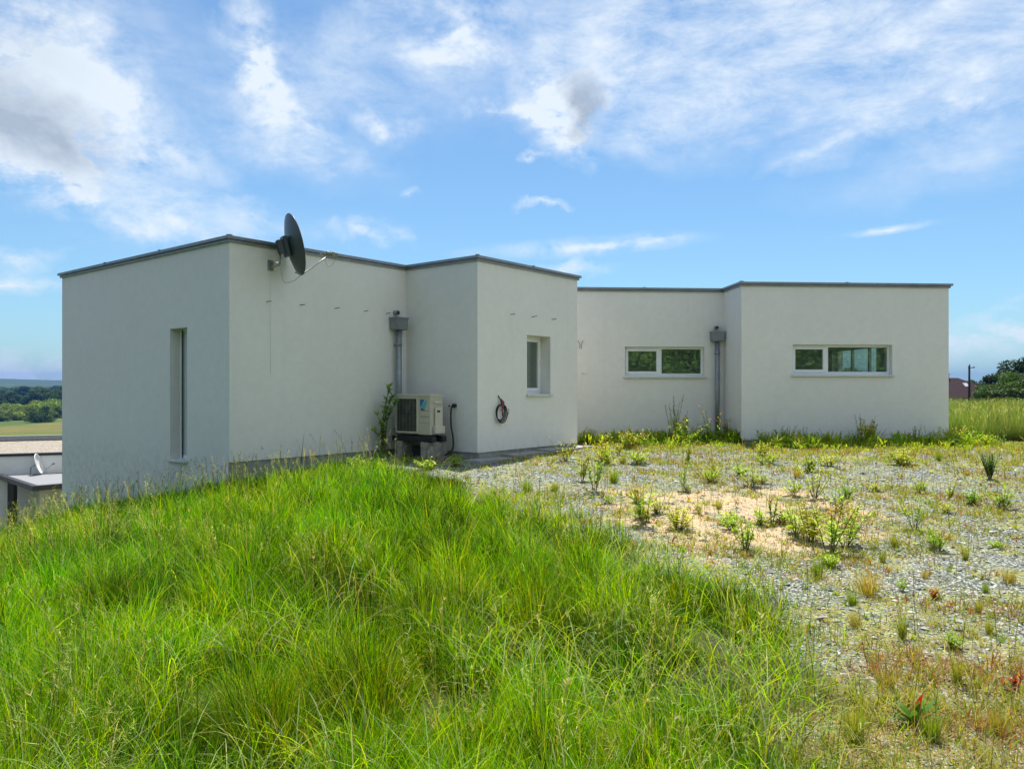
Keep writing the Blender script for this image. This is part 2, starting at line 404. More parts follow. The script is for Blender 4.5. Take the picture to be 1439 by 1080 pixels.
def zones(x, y):
    gmask = np.where(inside(GRASSP, x, y), 1.0, 0.0)
    d = pdist(GRASSP, x, y)
    s = np.where(gmask > 0, d, -d)
    grass = sstep(-.25, .35, s + .25*vnoise(x, y, 2.3, 8))
    f = np.where(inside(FIELDP, x, y), 1, -1)*pdist(FIELDP, x, y)
    field = sstep(-.2, .3, f)
    sd_ = np.where(inside(SAND, x, y), 1, -1)*pdist(SAND, x, y)
    sand = sstep(-.5, .4, sd_ + .6*vnoise(x, y, 1.7, 4) + .5*vnoise(x, y, 4.5, 14))
    dr = np.where(inside(DRY, x, y), 1, -1)*pdist(DRY, x, y)
    dry = sstep(-.4, .5, dr + .3*vnoise(x, y, 2.1, 6))
    r = np.hypot(x, y)
    gravelarea = (1-sstep(0, 4, np.maximum(0, x-14)))*(1-sstep(26, 34, r))*(y > -6)
    return grass, field, sand, dry, gravelarea

def m_ground():
    t = NT('ground of gravel soil and turf'); p = t.pos()
    at = t.n('ShaderNodeAttribute', attribute_name='zone')
    sp = t.n('ShaderNodeSeparateColor'); t.L.new(at.outputs['Color'], sp.inputs[0])
    gr, sa, dr = sp.outputs
    v1 = t.n('ShaderNodeTexVoronoi', Scale=42.0, Randomness=1.0); t.L.new(p, v1.inputs['Vector'])
    vs = t.n('ShaderNodeSeparateColor'); t.L.new(v1.outputs['Color'], vs.inputs[0])
    stone = t.ramp(vs.outputs[0], [(0, (.10, .115, .105)), (.35, (.22, .24, .22)), (.7, (.33, .345, .315)), (.93, (.42, .42, .39)), (1, (.52, .52, .48))])
    edge = t.ramp(v1.outputs['Distance'], [(.25, 1.0), (.62, .25)])
    gravel = t.mix(1.0, t.mix(1.0, stone, (1.3, 1.32, 1.22), 'MULTIPLY'), edge, 'MULTIPLY')
    fine = t.noise(p, 60, 4, .7)
    sandc = t.ramp(t.noise(p, 26, 6, .75), [(.3, (.30, .20, .11)), (.52, (.50, .36, .21)), (.75, (.62, .49, .32))])
    moss = t.ramp(t.noise(p, 18, 6, .75), [(.3, (.09, .10, .02)), (.5, (.24, .24, .05)), (.7, (.38, .35, .10))])
    soil = t.ramp(t.noise(p, 22, 6, .7), [(.3, (.018, .022, .010)), (.55, (.05, .055, .02)), (.8, (.10, .09, .04))])
    dryc = t.ramp(t.noise(p, 28, 6, .75), [(.28, (.08, .07, .025)), (.5, (.25, .20, .07)), (.72, (.45, .35, .17))])
    mossf = t.ramp(t.noise(p, 1.6, 7, .68), [(.47, 0.0), (.60, .8)])
    gm = t.mix(mossf, gravel, moss)
    gm = t.mix(sa, gm, t.mix(t.ramp(t.noise(p, 5, 5, .7), [(.36, 0.0), (.50, .92)]), gravel, sandc))
    gm = t.mix(dr, gm, t.mix(t.ramp(t.noise(p, 7, 5, .7), [(.45, 0.25), (.60, .95)]), gravel, dryc))
    turf = soil
    # far farmland: meadow and crop patches
    v2 = t.n('ShaderNodeTexVoronoi', Scale=.006); t.L.new(p, v2.inputs['Vector'])
    v2s = t.n('ShaderNodeSeparateColor'); t.L.new(v2.outputs['Color'], v2s.inputs[0])
    fld = t.ramp(v2s.outputs[0], [(0, (.04, .08, .012)), (.4, (.13, .125, .02)), (.7, (.10, .115, .018)), (1, (.15, .12, .03))])
    fld = t.mix(t.ramp(t.noise(p, .05, 6, .7), [(.4, 0.0), (.6, .6)]), fld, (.055, .09, .015))
    ln = t.n('ShaderNodeVectorMath', operation='LENGTH'); t.L.new(p, ln.inputs[0])
    farf = t.n('ShaderNodeMapRange'); t.L.new(ln.outputs['Value'], farf.inputs[0]); farf.inputs[1].default_value = 35; farf.inputs[2].default_value = 80
    turf = t.mix(farf.outputs[0], turf, fld)
    t.base(t.mix(gr, turf, gm)); t.b.inputs['Roughness'].default_value = .95; t.b.inputs['Specular IOR Level'].default_value = .2
    t.bump(t.mix(.35, v1.outputs['Distance'], fine), .9, .02).invert = True
    return t.m
def m_hills():
    t = NT('wooded hills'); p = t.pos()
    a = t.ramp(t.noise(p, .004, 6, .6), [(.40, (.020, .045, .014)), (.62, (.026, .052, .018)), (.66, (.08, .10, .03)), (.8, (.12, .12, .04))])
    a = t.mix(.5, a, t.ramp(t.noise(p, .03, 5, .7), [(.35, (.012, .03, .01)), (.7, (.05, .085, .03))]))
    t.base(a); t.b.inputs['Roughness'].default_value = 1; return t.m

def ring_mesh(name, radii, naz, mat, loc, zoff=0.0, az0=-math.pi, az1=math.pi, zone=True):
    th = np.linspace(az0, az1, naz, endpoint=False)
    rr, tt_ = np.meshgrid(radii, th, indexing='ij')
    x = rr*np.sin(tt_); y = rr*np.cos(tt_); z = gz(x, y) + zoff
    V = np.stack([x, y, z], -1).reshape(-1, 3)
    nr = len(radii); i, j = np.meshgrid(np.arange(nr-1), np.arange(naz), indexing='ij')
    q = np.stack([i*naz+j, i*naz+(j+1) % naz, (i+1)*naz+(j+1) % naz, (i+1)*naz+j], -1).reshape(-1, 4)[:, ::-1]
    cols = None
    me = fast_mesh(name, V, q)
    if zone:
        g, f, s, dr, ga = zones(V[:, 0], V[:, 1])
        a = me.color_attributes.new('zone', 'FLOAT_COLOR', 'POINT')
        c = np.ones((len(V), 4), np.float32); c[:, 0] = ga*(1-g)*(1-f); c[:, 1] = s; c[:, 2] = dr
        a.data.foreach_set('color', c.ravel())
    me.materials.append(mat)
    return link_mesh(name, me, None)
rad = np.concatenate([[.02], np.linspace(.6, 22, 190), 22*np.power(1500/22, np.linspace(0, 1, 90))[1:]])
g_o = ring_mesh('ground', rad, 720, m_ground(), (0, 0, 0))
tag(g_o, 'uneven gravelly plot falling into a green valley on the left', 'ground', kind='structure')
h_o = ring_mesh('hills', np.linspace(1440, 6500, 70), 360, m_hills(), (0, 0, 0), -.6, zone=False)
tag(h_o, 'wooded blue hills along the horizon', 'hills', kind='structure')

# ------------------------------------------------------------------ house
house = empty('house', (0, 17.5, 0), 'flat roofed white rendered bungalow with stepped angled walls and grey metal roof edge', 'house')
ZT = 3.20
def facade(p0, p1, z0, z1, ops=(), th=.30, parent=house, mat=STUCCO, name='wall', inner=True):
    """wall skin seen from the right-hand side of p0->p1; ops = (t0,t1,za,zb)"""
    d = (p1-p0); Lw = d.length; d = d/Lw; n_in = Vector((-d.y, d.x, 0))
    ts = sorted({0, Lw, *[o[0] for o in ops], *[o[1] for o in ops]}); zs = sorted({z0, z1, *[o[2] for o in ops], *[o[3] for o in ops]})
    mb = MB(); P = lambda t, z, k: p0 + d*t + n_in*k + Vector((0, 0, z))
    for a, b in zip(ts, ts[1:]):
        for c, e in zip(zs, zs[1:]):
            tm, zm = (a+b)/2, (c+e)/2
            if any(o[0] < tm < o[1] and o[2] < zm < o[3] for o in ops): continue
            mb.m = 0; mb.quad(P(a, c, 0), P(b, c, 0), P(b, e, 0), P(a, e, 0))
            if inner: mb.m = 1; mb.quad(P(a, c, th), P(a, e, th), P(b, e, th), P(b, c, th))
    mb.m = 0
    for (a, b, c, e) in ops:
        mb.quad(P(a, c, 0), P(a, e, 0), P(a, e, th), P(a, c, th)); mb.quad(P(b, c, 0), P(b, c, th), P(b, e, th), P(b, e, 0))
        mb.quad(P(a, c, 0), P(a, c, th), P(b, c, th), P(b, c, 0)); mb.quad(P(a, e, 0), P(b, e, 0), P(b, e, th), P(a, e, th))
    mb.quad(P(0, z0, 0), P(0, z0, th*.5), P(Lw, z0, th*.5), P(Lw, z0, 0))
    return mb.build(name, [mat, INNER], parent)
OPN = {}
t5 = (PF-PE).length
W1 = (5.87-1.72, 5.87-1.19, -.045, 2.02)
W2 = (1.35, 2.07, .96, 2.04)
W3 = (t5-2.222, t5-.433, 1.33, 1.99)
W4 = (1.097, 3.258, 1.35, 1.99)
WK = (2.30, 4.50, .10, 2.12)
facade(PL, PA, -2.2, ZT, [W1]); facade(PA, PB, 0, ZT); facade(PB, PC, 0, ZT)
facade(PC, PD, 0, ZT, [W2]); facade(PD, PE, 0, ZT); facade(PE, PF, 0, ZT, [W3]); facade(PF, PG, 0, ZT)
facade(PG, PH, 0, ZT, [W4]); facade(PH, PK, -.3, ZT, [WK])
facade(PK, PQ, -.5, ZT); facade(PQ, PM, -3.5, ZT); facade(PM, PL, -4.5, ZT)
# plinth under the render
mb = MB()
for a, b in ((PA, PB), (PB, PC), (PC, PD), (PD, PE), (PE, PF), (PF, PG), (PG, PH)):
    d = (b-a).normalized(); n_in = Vector((-d.y, d.x, 0)); k = n_in*.025
    mb.quad(a+k+Vector((0,0,-.9)), b+k+Vector((0,0,-.9)), b+k+Vector((0,0,.02)), a+k+Vector((0,0,.02)))
for c, n_ in ((PA, -v), (PB, -u), (PC, u)):
    pass
mb.quad(PA+Vector((0,0,-.9)), PA+Vector((-.03*.626*0-.03*.78,.03*.626,-.9)), PA+Vector((-.03*.78,.03*.626,0)), PA)
mb.build('plinth', PLINTH, house)
def offset_poly(poly, k):
    n = len(poly); out = []
    for i in range(n):
        a, b, c = poly[i-1], poly[i], poly[(i+1) % n]
        d1 = (b-a).normalized(); d2 = (c-b).normalized()
        n1 = Vector((d1.y, -d1.x, 0)); n2 = Vector((d2.y, -d2.x, 0))
        m = (n1+n2); m = m/m.dot(n1) if abs(m.dot(n1)) > .2 else n1
        out.append(b + m*k)
    return out
def ring_strip(mb, poly, ko, ki, z0, z1):
    po, pi_ = offset_poly(poly, ko), offset_poly(poly, ki); n = len(poly); Z = lambda p, z: Vector((p.x, p.y, z))
    for i in range(n):
        j = (i+1) % n
        mb.quad(Z(po[i], z0), Z(po[j], z0), Z(po[j], z1), Z(po[i], z1))
        mb.quad(Z(po[i], z1), Z(po[j], z1), Z(pi_[j], z1), Z(pi_[i], z1))
        mb.quad(Z(pi_[i], z1), Z(pi_[j], z1), Z(pi_[j], z0), Z(pi_[i], z0))
        mb.quad(Z(po[i], z0), Z(pi_[i], z0), Z(pi_[j], z0), Z(po[j], z0))
roofm = simple('pale roof gravel', (.33, .32, .29), .95, var=.3, scale=30, bump=.8, bscale=40, bdist=.02)
mb = MB(); fi = offset_poly(FOOT, -.22)
mb.poly([Vector((p.x, p.y, 3.12)) for p in fi]); mb.poly([Vector((p.x, p.y, 2.75)) for p in fi][::-1])
roof = mb.build('roof', [roofm], house)
mb = MB(); ring_strip(mb, FOOT, .030, -.30, 3.198, 3.238); mb.build('roof_coping', COPING, house)
cop = MB(); ring_strip(cop, FOOT, .062, -.33, 3.242, 3.285)
# standing joints of the metal, every two metres or so
for i in range(9):
    a, b = FOOT[i], FOOT[(i+1) % 12]; Lw = (b-a).length; d = (b-a)/Lw; n_ = Vector((d.y, -d.x, 0)); k = max(1, round(Lw/1.9))
    for j in range(1, k):
        cop.obox(a + d*(Lw*j/k-.02) + n_*.068 + Vector((0,0,3.246)), d*.04, -n_*.40, Vector((0,0,.052)))
for p in (PA, PC, PG):
    cop.obox(Vector((p.x-.035, p.y-.03, 3.286)), (.07,0,0), (0,.07,0), (0,0,.02))
cop.build('roof_coping', COPING, house)
# inside of the house
mb = MB(); mb.poly([Vector((p.x, p.y, .05)) for p in offset_poly(FOOT, -.28)]); mb.build('floor', FLOORM, house)
for a, b, c in ((PF + Vector((-.1,.33,.05)), dd*.12, -nn*5.0), (PE + u*1.5 + Vector((0,2.9,.05)), dd*4.6, -nn*.12)):
    mb = MB(); mb.obox(a, b, c, (0,0,2.69)); mb.build('partition_wall', INNER, house)

def window(p0, p1, op, rec, panes, sill=True, sashes=None, fr=.06, lab=None, glassmat=GLASS, sillk=.05):
    """window in an opening; panes = fractions of the frame; each with its own sash thickness"""
    d = (p1-p0).normalized(); n_in = Vector((-d.y, d.x, 0)); a, b, c, e = op
    O = lambda t, z, k: p0 + d*t + n_in*k + Vector((0, 0, z))
    X = .002
    mb = MB(); a0, b0, c0, e0 = a+X, b-X, c+X, e-X
    def bar(t0, t1, z0, z1, k0, k1): mb.obox(O(t0, z0, k0), d*(t1-t0), n_in*(k1-k0), Vector((0, 0, z1-z0)))
    k0, k1 = rec, rec+.07
    bar(a0, b0, c0, c0+fr, k0, k1); bar(a0, b0, e0-fr*.7, e0, k0, k1)
    bar(a0, a0+fr*.7, c0+fr, e0-fr*.7, k0, k1); bar(b0-fr*.7, b0, c0+fr, e0-fr*.7, k0, k1)
    for x in panes[1:-1]:
        t = a0+(b0-a0)*x; bar(t-.035, t+.035, c0+fr, e0-fr*.7, k0+.002, k1-.002)
    w = mb.build('window', PVC, house, bevel=.004)
    g = MB(); s2 = MB(); hasS = False
    for i in range(len(panes)-1):
        t0 = a0+(b0-a0)*panes[i] + (.035 if i else fr*.7); t1 = a0+(b0-a0)*panes[i+1] - (.035 if i < len(panes)-2 else fr*.7)
        z0, z1 = c0+fr, e0-fr*.7
        if sashes and sashes[i]:
            s = sashes[i]; hasS = True; q0, q1 = k0-.012, k0+.045
            for (ta, tb, za, zb) in ((t0-.012, t1+.012, z0-.012, z0+s), (t0-.012, t1+.012, z1-s, z1+.012), (t0-.012, t0+s, z0+s, z1-s), (t1-s, t1+.012, z0+s, z1-s)):
                s2.obox(O(ta, za, q0), d*(tb-ta), n_in*(q1-q0), Vector((0, 0, zb-za)))
            t0 += s; t1 -= s; z0 += s; z1 -= s
        g.obox(O(t0-.003, z0-.003, k0+.018), d*(t1-t0+.006), n_in*.006, Vector((0, 0, z1-z0+.006)))
        g.build('pane', glassmat, w); g = MB()
    if hasS: s2.build('sash', PVC, w, bevel=.004)
    if sill:
        s = MB(); zt = c
        s.obox(O(a-.03, zt-.030, -sillk), d*(b-a+.06), n_in*(sillk-.002), Vector((0,0,.036)))
        s.obox(O(a+.003, zt-.012, 0), d*(b-a-.006), n_in*rec, Vector((0,0,.018)))
        s.build('window_sill', SILL, w, bevel=.003)
    return w
# slit window: closed with a grey roller panel in its guide rail
w1 = window(PL, PA, W1, .16, [0, 1], fr=.05, glassmat=SHUT, sillk=.07)
d = (PA-PL).normalized(); n_in = Vector((-d.y, d.x, 0))
mb = MB(); mb.obox(PL+d*(W1[0]+.09)+n_in*.150+Vector((0,0,W1[2]+.01)), d*.022, n_in*.012, Vector((0,0,W1[3]-W1[2]-.02))); mb.build('guide_rail', BLACKM, w1)
mb = MB(); mb.obox(PL+d*(W1[1]-.055)+n_in*.075+Vector((0,0,W1[2]+.05)), d*.012, n_in*.03, Vector((0,0,W1[3]-W1[2]-.06))); mb.build('guide_rail', ZINC, w1)
window(PC, PD, W2, .22, [0, 1], fr=.07, sashes=[.05])
window(PE, PF, W3, .10, [0, .455, 1], fr=.07, sashes=[.045, 0])
window(PG, PH, W4, .10, [0, .36, 1], fr=.07, sashes=[.045, 0])
window(PH, PK, WK, .10, [0, .27, .65, 1], fr=.07, sill=False)

# rainwater outlets, hoppers and downpipes
def rainwater(p0, p1, t, zb, conduit=False):
    d = (p1-p0).normalized(); n_out = Vector((d.y, -d.x, 0)); c = p0+d*t
    mb = MB(); c1 = c + n_out*.11
    mb.tube([c1+Vector((0,0,2.10)), c1+Vector((0,0,1.0)), c1+Vector((0,0,zb))], .052, 16)
    dp = mb.build('downpipe', ZINC, house)
    mb = MB(); w, dpt = .135, .20
    def rect(z, k): return [c+d*(-w*k)+n_out*.012+Vector((0,0,z)), c+d*(w*k)+n_out*.012+Vector((0,0,z)), c+d*(w*k)+n_out*dpt*k+Vector((0,0,z)), c+d*(-w*k)+n_out*dpt*k+Vector((0,0,z))]
    lv = [(2.105, .90), (2.115, .95), (2.30, 1.0), (2.30, 1.07), (2.325, 1.07)]
    for (z0, k0), (z1, k1) in zip(lv, lv[1:]):
        A, B = rect(z0, k0), rect(z1, k1)
        for i in range(4): mb.quad(A[i], A[(i+1) % 4], B[(i+1) % 4], B[i])
    mb.poly(rect(2.105, .90)[::-1]); mb.poly(rect(2.29, .96))
    mb.build('rain_hopper', HOPM, dp)
    mb = MB(); mb.tube([c+Vector((0,0,2.42))-n_out*.05, c+n_out*.09+Vector((0,0,2.41))], .042, 14); mb.build('outlet_pipe', ZINC, dp)
    mb = MB(); mb.tube([c+n_out*.088+Vector((0,0,2.41)), c+n_out*.093+Vector((0,0,2.409))], .035, 14); mb.build('outlet_mouth', OUTLET, dp)
    for z in (1.85, .35):
        mb = MB(); mb.tube([c1+Vector((0,0,z-.018)), c1+Vector((0,0,z+.018))], .060, 16); mb.obox(c+d*-.02+Vector((0,0,z-.015)), d*.04, n_out*.06, Vector((0,0,.03))); mb.build('pipe_clamp', ZINC, dp)
    if conduit:
        mb = MB(); q = c+d*.125+n_out*.045
        mb.tube([q+Vector((0,0,2.12)), q+Vector((0,0,.4))], .022, 10); mb.build('conduit', PVC, dp)
rainwater(PA, PB, 3.22, -.2, True)
rainwater(PE, PF, t5-.18, -.2)
# rusty pins left in the render
def pin(p0, p1, t, z, L=.12, up=.02):
    d = (p1-p0).normalized(); n_out = Vector((d.y, -d.x, 0)); c = p0+d*t+Vector((0,0,z))
    mb = MB(); mb.tube([c-n_out*.02, c+n_out*L*.5+Vector((0,0,up*.3)), c+n_out*L+Vector((0,0,up))], .006, 6); mb.build('wall_pin', RUST, house)
for t in (.62, 1.22, 1.90, 2.52, 3.02): pin(PA, PB, t, 2.385, random.uniform(.10, .14), random.uniform(0, .02))
for t in (.88, 1.50, 2.12): pin(PC, PD, t, 2.37, random.uniform(.10, .13), random.uniform(0, .02))
pin(PE, PF, t5-3.30, 2.36, .1)
# loose wires and a small box on the far wall
mb = MB(); c = PE+dd*(t5-3.25)-Vector((0,.02,0)); mb.tube([c+Vector((-.02,0,2.12)), c+Vector((.03,-.03,2.03)), c+Vector((.02,-.02,1.95))], .005, 6)
mb.tube([c+Vector((.10,0,2.12)), c+Vector((.05,-.04,2.02)), c+Vector((.06,-.03,1.93))], .005, 6); mb.build('loose_wire', RUST, house)
mb = MB(); c = PE+dd*(t5-3.17); mb.obox(c+Vector((0,-.035,1.40)), dd*.07, Vector((0,.04,0)), (0,0,.05)); mb.build('junction_box', PVC, house, bevel=.006)

# paving strip along the foot of the walls
def strip(path, w, name, label):
    mb = MB()
    for a, b in zip(path, path[1:]):
        d = (b-a).normalized(); n_out = Vector((d.y, -d.x, 0)); Lw = (b-a).length; k = max(1, round(Lw/.5))
        for j in range(k):
            p = a+d*(Lw*j/k+.004); e = d*(Lw/k-.008)
            z0 = float(gz(p.x, p.y)); z0 = max(z0, -.16)
            mb.obox(Vector((p.x, p.y, z0-.12)), e, n_out*w, Vector((0, 0, .12+.035+random.uniform(-.004, .004))))
    return tag(mb.build(name, PAVE, bevel=.004), label, 'path', kind='structure')
strip([PB+Vector((.1,.0,0))-v*.15, PC-u*.02-v*.33, ], .02, 'path', 'grey concrete slabs along the foot of the white walls') if False else None
strip([PC - u*.35 - v*.02, PD - v*.02], .34, 'path', 'narrow strip of grey concrete slabs along the foot of the wall')
strip([PE + u*.05, PF], .5, 'path', 'grey concrete slabs at the foot of the far wall')

# ------------------------------------------------------------------ satellite dish
bp = PA+u*.68; nout = -v
dish = empty('satellite_dish', (bp.x, bp.y, 2.9), 'dark round satellite dish on a bracket near the roof edge of the nearest wall', 'satellite dish')
mb = MB(); mb.obox(bp+nout*.002-u*.05+Vector((0,0,2.86)), u*.10, nout*.012, (0,0,.16))
pol = bp+nout*.24
mb.tube([bp+nout*.01+Vector((0,0,2.91)), bp+nout*.13+Vector((0,0,2.915)), pol+Vector((0,0,2.94)), pol+Vector((0,0,3.0)), pol+Vector((0,0,3.26))], .018, 10)
mb.tube([bp+nout*.012+Vector((0,0,2.99)), pol+Vector((0,0,2.95))], .010, 8)
mb.build('wall_bracket', GALV, dish)
ctr = Vector((-3.25, 11.50, 3.225)); ax = Vector((.845, .488, .24)).normalized()
mrot = ax.to_track_quat('Z', 'X').to_matrix()
upv = (Vector((0,0,1)) - ax*ax.z).normalized(); sidev = upv.cross(ax)
def dish_shell(off, flip):
    m = MB(); nr, na = 9, 40; rings = []
    for i in range(nr+1):
        r = i/nr; depth = -.095*(1-r*r)+off
        idx = len(m.v)
        for j in range(na):
            t = 2*math.pi*j/na
            m.v.append(ctr + sidev*(math.cos(t)*.415*r) + upv*(math.sin(t)*.455*r) + ax*depth)
        rings.append(idx)
    for a, b in zip(rings, rings[1:]):
        for j in range(na):
            f = (a+j, b+j, b+(j+1) % na, a+(j+1) % na); m.f.append(f if flip else f[::-1]); m.mi.append(0); m.sm.append(True)
    return m
m1 = dish_shell(-.006, False); k = len(m1.v); m2 = dish_shell(0, True)
m1.m = 0
m1.v += m2.v; m1.f += [tuple(x+k for x in f) for f in m2.f]; m1.mi += [1]*len(m2.f); m1.sm += m2.sm
m1.m = 0
rimp = [ctr + sidev*(math.cos(2*math.pi*j/48)*.417) + upv*(math.sin(2*math.pi*j/48)*.457) for j in range(49)]
m1.tube(rimp, .009, 6, cap=False)
refl = m1.build('reflector', [DISHM, DISHF], dish)
mb = MB(); back = ctr-ax*.10
mb.obox(back-sidev*.09-upv*.16-ax*.075, sidev*.18, upv*.30, ax*.06)
mb.obox(back-sidev*.05-upv*.10-ax*.16, sidev*.03, upv*.2, ax*.09); mb.obox(back+sidev*.03-upv*.10-ax*.16, sidev*.03, upv*.2, ax*.09)
mb.tube([pol+Vector((0,0,3.16)), back-ax*.07], .017, 8); mb.tube([pol+Vector((0,0,3.08)), back-ax*.07-upv*.06], .017, 8)
mb.build('back_plate', DISHM, dish, bevel=.004)
bot = ctr-upv*.455
lnb = Vector((-2.77, 11.75, 3.13))
mb = MB(); mb.tube([bot-ax*.10+upv*.05, bot+upv*.0, bot+(lnb-bot)*.5, lnb-(lnb-bot)*.12], .011, 8); arm = mb.build('feed_arm', GALV, dish)
ld = (ctr-lnb).normalized(); lu = Vector((0,0,1)); ls = ld.cross(lu).normalized()
mb = MB(); mb.tube([lnb+ld*.07, lnb+ld*.02, lnb-ld*.03], [.032, .028, .02], 14); mb.obox(lnb-ld*.10-ls*.035-lu*.045, ld*.09, ls*.07, lu*.075)
mb.tube([lnb+Vector((0,.05,.0))+ld*.05, lnb+Vector((0,.05,0))], [.028, .02], 12)
mb.build('receiver_head', LNBM, arm, bevel=.004)
mb = MB(); c = [lnb-ld*.09-lu*.04, lnb-ld*.02-lu*.16, lnb+ld*.05-lu*.20, lnb+ld*.09-lu*.12, lnb+ld*.16-lu*.03]
def smooth_path(pts, n=6):
    pts = [Vector(p) for p in pts]; P = [pts[0]]+pts+[pts[-1]]; out = []
    for i in range(1, len(P)-2):
        for k in range(n):
            t = k/n; a, b, c_, d_ = P[i-1], P[i], P[i+1], P[i+2]
            out.append(.5*((2*b)+(c_-a)*t+(2*a-5*b+4*c_-d_)*t*t+(3*b-a-3*c_+d_)*t*t*t))
    return out+[pts[-1]]
mb.tube(smooth_path(c), .004, 6); mb.build('coax_cable', CABLEW, dish); mb = MB()
mb.tube(smooth_path([bot-ax*.02, bot-ax*.12-lu*.07, bot-ax*.28-lu*.06, pol+Vector((0,0,2.9)), bp+nout*.015+Vector((0,0,2.88))]), .0045, 6)
mb.build('coax_cable', CABLEW, dish)
mb = MB(); mb.tube([bp+nout*.008+Vector((0,0,2.87)), bp+nout*.008+Vector((0,0,2.0)), bp+nout*.008+Vector((0,0,1.3))], .0018, 5); mb.build('down_lead', simple('painted cable', (.62, .61, .56), .8), dish)

# ------------------------------------------------------------------ heat pump unit
RC = Vector((-1.36, 12.70, 0)); z0, z1 = .30, .975; Wd, Dp = .80, .31
gnd = float(gz(-1.6, 12.9))
ac = empty('air_conditioner', (-1.6, 13.1, .24), 'cream outdoor air conditioner unit with dark fan grille standing in the wall corner', 'air conditioner')
F = lambda a, b, z: RC + v*a + u*b + Vector((0,0,z))       # a along the front (to the left), b to the back
mb = MB(); mb.obox(F(0, .012, z0), v*Wd, u*(Dp-.012), (0,0,z1-z0)); mb.obox(F(-.008, 0, z1-.045), v*(Wd+.016), u*(Dp+.01), (0,0,.05))
mb.build('casing', CREAM, ac, bevel=.008)
# front grille frame with the fan behind it
ga, gb, gzz0, gzz1 = .285, .785, z0+.045, z1-.075
mb = MB(); mb.obox(F(ga, .004, gzz0), v*(gb-ga), u*.012, (0,0,gzz1-gzz0)); fanb = mb.build('coil_recess', FIN, ac)
mb = MB()
for (a, b, c, e) in ((ga-.02, gb+.01, gzz0-.02, gzz0), (ga-.02, gb+.01, gzz1, gzz1+.022), (ga-.02, ga, gzz0, gzz1), (gb, gb+.01, gzz0, gzz1)):
    mb.obox(F(a, -.028, c), v*(b-a), u*.045, (0,0,e-c))
mb.build('grille_frame', CREAM2, ac, bevel=.003)
fc = F((ga+gb)/2, -.004, (gzz0+gzz1)/2)
mb = MB()
for k in range(3):
    for s in range(6):
        t0, t1 = 2*math.pi*k/3 + s*.16, 2*math.pi*k/3+(s+1)*.16
        def pp(t, r, dz): return fc + v*(math.cos(t)*r) + Vector((0,0,math.sin(t)*r)) + u*dz
        mb.quad(pp(t0, .04, -.002+.001*s), pp(t0, .22, -.002+.001*s), pp(t1, .22, -.001+.001*s), pp(t1, .04, -.001+.001*s))
mb.tube([fc-u*.004, fc-u*.012], .045, 16); mb.build('fan', simple('dark grey fan', (.03, .035, .035), .5), ac)
mb = MB()
for k in range(15):
    z = gzz0+.012+(gzz1-gzz0-.024)*k/14; mb.obox(F(ga, -.024, z-.002), v*(gb-ga), u*.004, (0,0,.004))
for k in range(7):
    a = ga+(gb-ga)*k/6; mb.obox(F(a-.002, -.020, gzz0), v*.004, u*.004, (0,0,gzz1-gzz0))
mb.build('grille', simple('grille wire', (.20, .21, .17), .5), ac)
# blue emblem and small label on the front, right of the grille
e0 = F(.235, -.003, z1-.21)
mb = MB(); Zv = Vector((0,0,1)); X_ = -v
mb.poly([F(.235,.008,z1-.225), F(.235,.008,z1-.085), F(.125,.008,z1-.085)]); mb.build('emblem', BLUE, ac)
mb = MB(); mb.poly([F(.228,.007,z1-.240), F(.165,.0065,z1-.145), F(.060,.007,z1-.085), F(.135,.007,z1-.235)]); mb.build('emblem', CYAN, ac)
mb = MB(); mb.obox(F(.215, .006, z1-.262), -v*.055, u*.004, (0,0,.022)); mb.obox(F(.152, .006, z1-.266), -v*.02, u*.004, (0,0,.018)); mb.build('front_label', BLACKM, ac)
gapm = simple('shadow gap', (.12, .12, .10), .8)
for z in (z0+.20, z0+.30, z0+.40):
    mb = MB(); mb.obox(F(.24, .009, z), -v*.21, u*.004, (0,0,.004)); mb.build('panel_groove', gapm, ac)
mb = MB(); mb.obox(F(-.009, .10, z0+.13), -v*.035, u*.17, (0,0,.33)); mb.obox(F(-.010, .07, z0+.02), -v*.07, u*.22, (0,0,.13)); mb.build('valve_cover', CREAM2, ac, bevel=.012)
mb = MB(); mb.obox(F(-.045, .13, z0+.375), -v*.003, u*.07, (0,0,.035)); mb.build('side_vent', BLACKM, ac)
mb = MB(); mb.obox(F(-.009, .09, z0+.52), -v*.012, u*.17, (0,0,.05)); mb.build('hand_grip', CREAM2, ac, bevel=.005)
for b in (.0, .24):
    mb = MB(); mb.obox(F(-.10, b-.04, .185), v*(Wd+.17), u*.10, (0,0,.095)); mb.build('support_rail', BLACK, ac, bevel=.01)
for a in (.08, .66):
    mb = MB(); mb.obox(F(a, .02, .281), v*.05, u*.27, (0,0,.018)); mb.build('foot', BLACKM, ac)
# concrete blocks
def block(a, w, label):
    zb = gnd-.06
    mb = MB(); mb.obox(F(a, -.07, zb), v*w, u*.48, (0,0,.183-zb))
    c = F(a+w/2, .15, zb)
    o = mb.build('concrete_block', CONC, loc=c, bevel=.012); return tag(o, label, 'block', 'concrete blocks under the air conditioner')
block(-.02, .17, 'rough concrete block under the right end of the air conditioner')
block(.60, .13, 'rough concrete block under the left end of the air conditioner, beside the tall weed')
mb = MB(); mb.obox(F(.20, .12, gnd-.06), v*.34, u*.2, (0,0,.24)); tag(mb.build('gap_shade', BLACK, loc=F(.3,.2,gnd), bevel=.01), 'dark box standing for the shade in the gap between the two concrete blocks', 'box')  # black box put in for the shade of the gap between the blocks
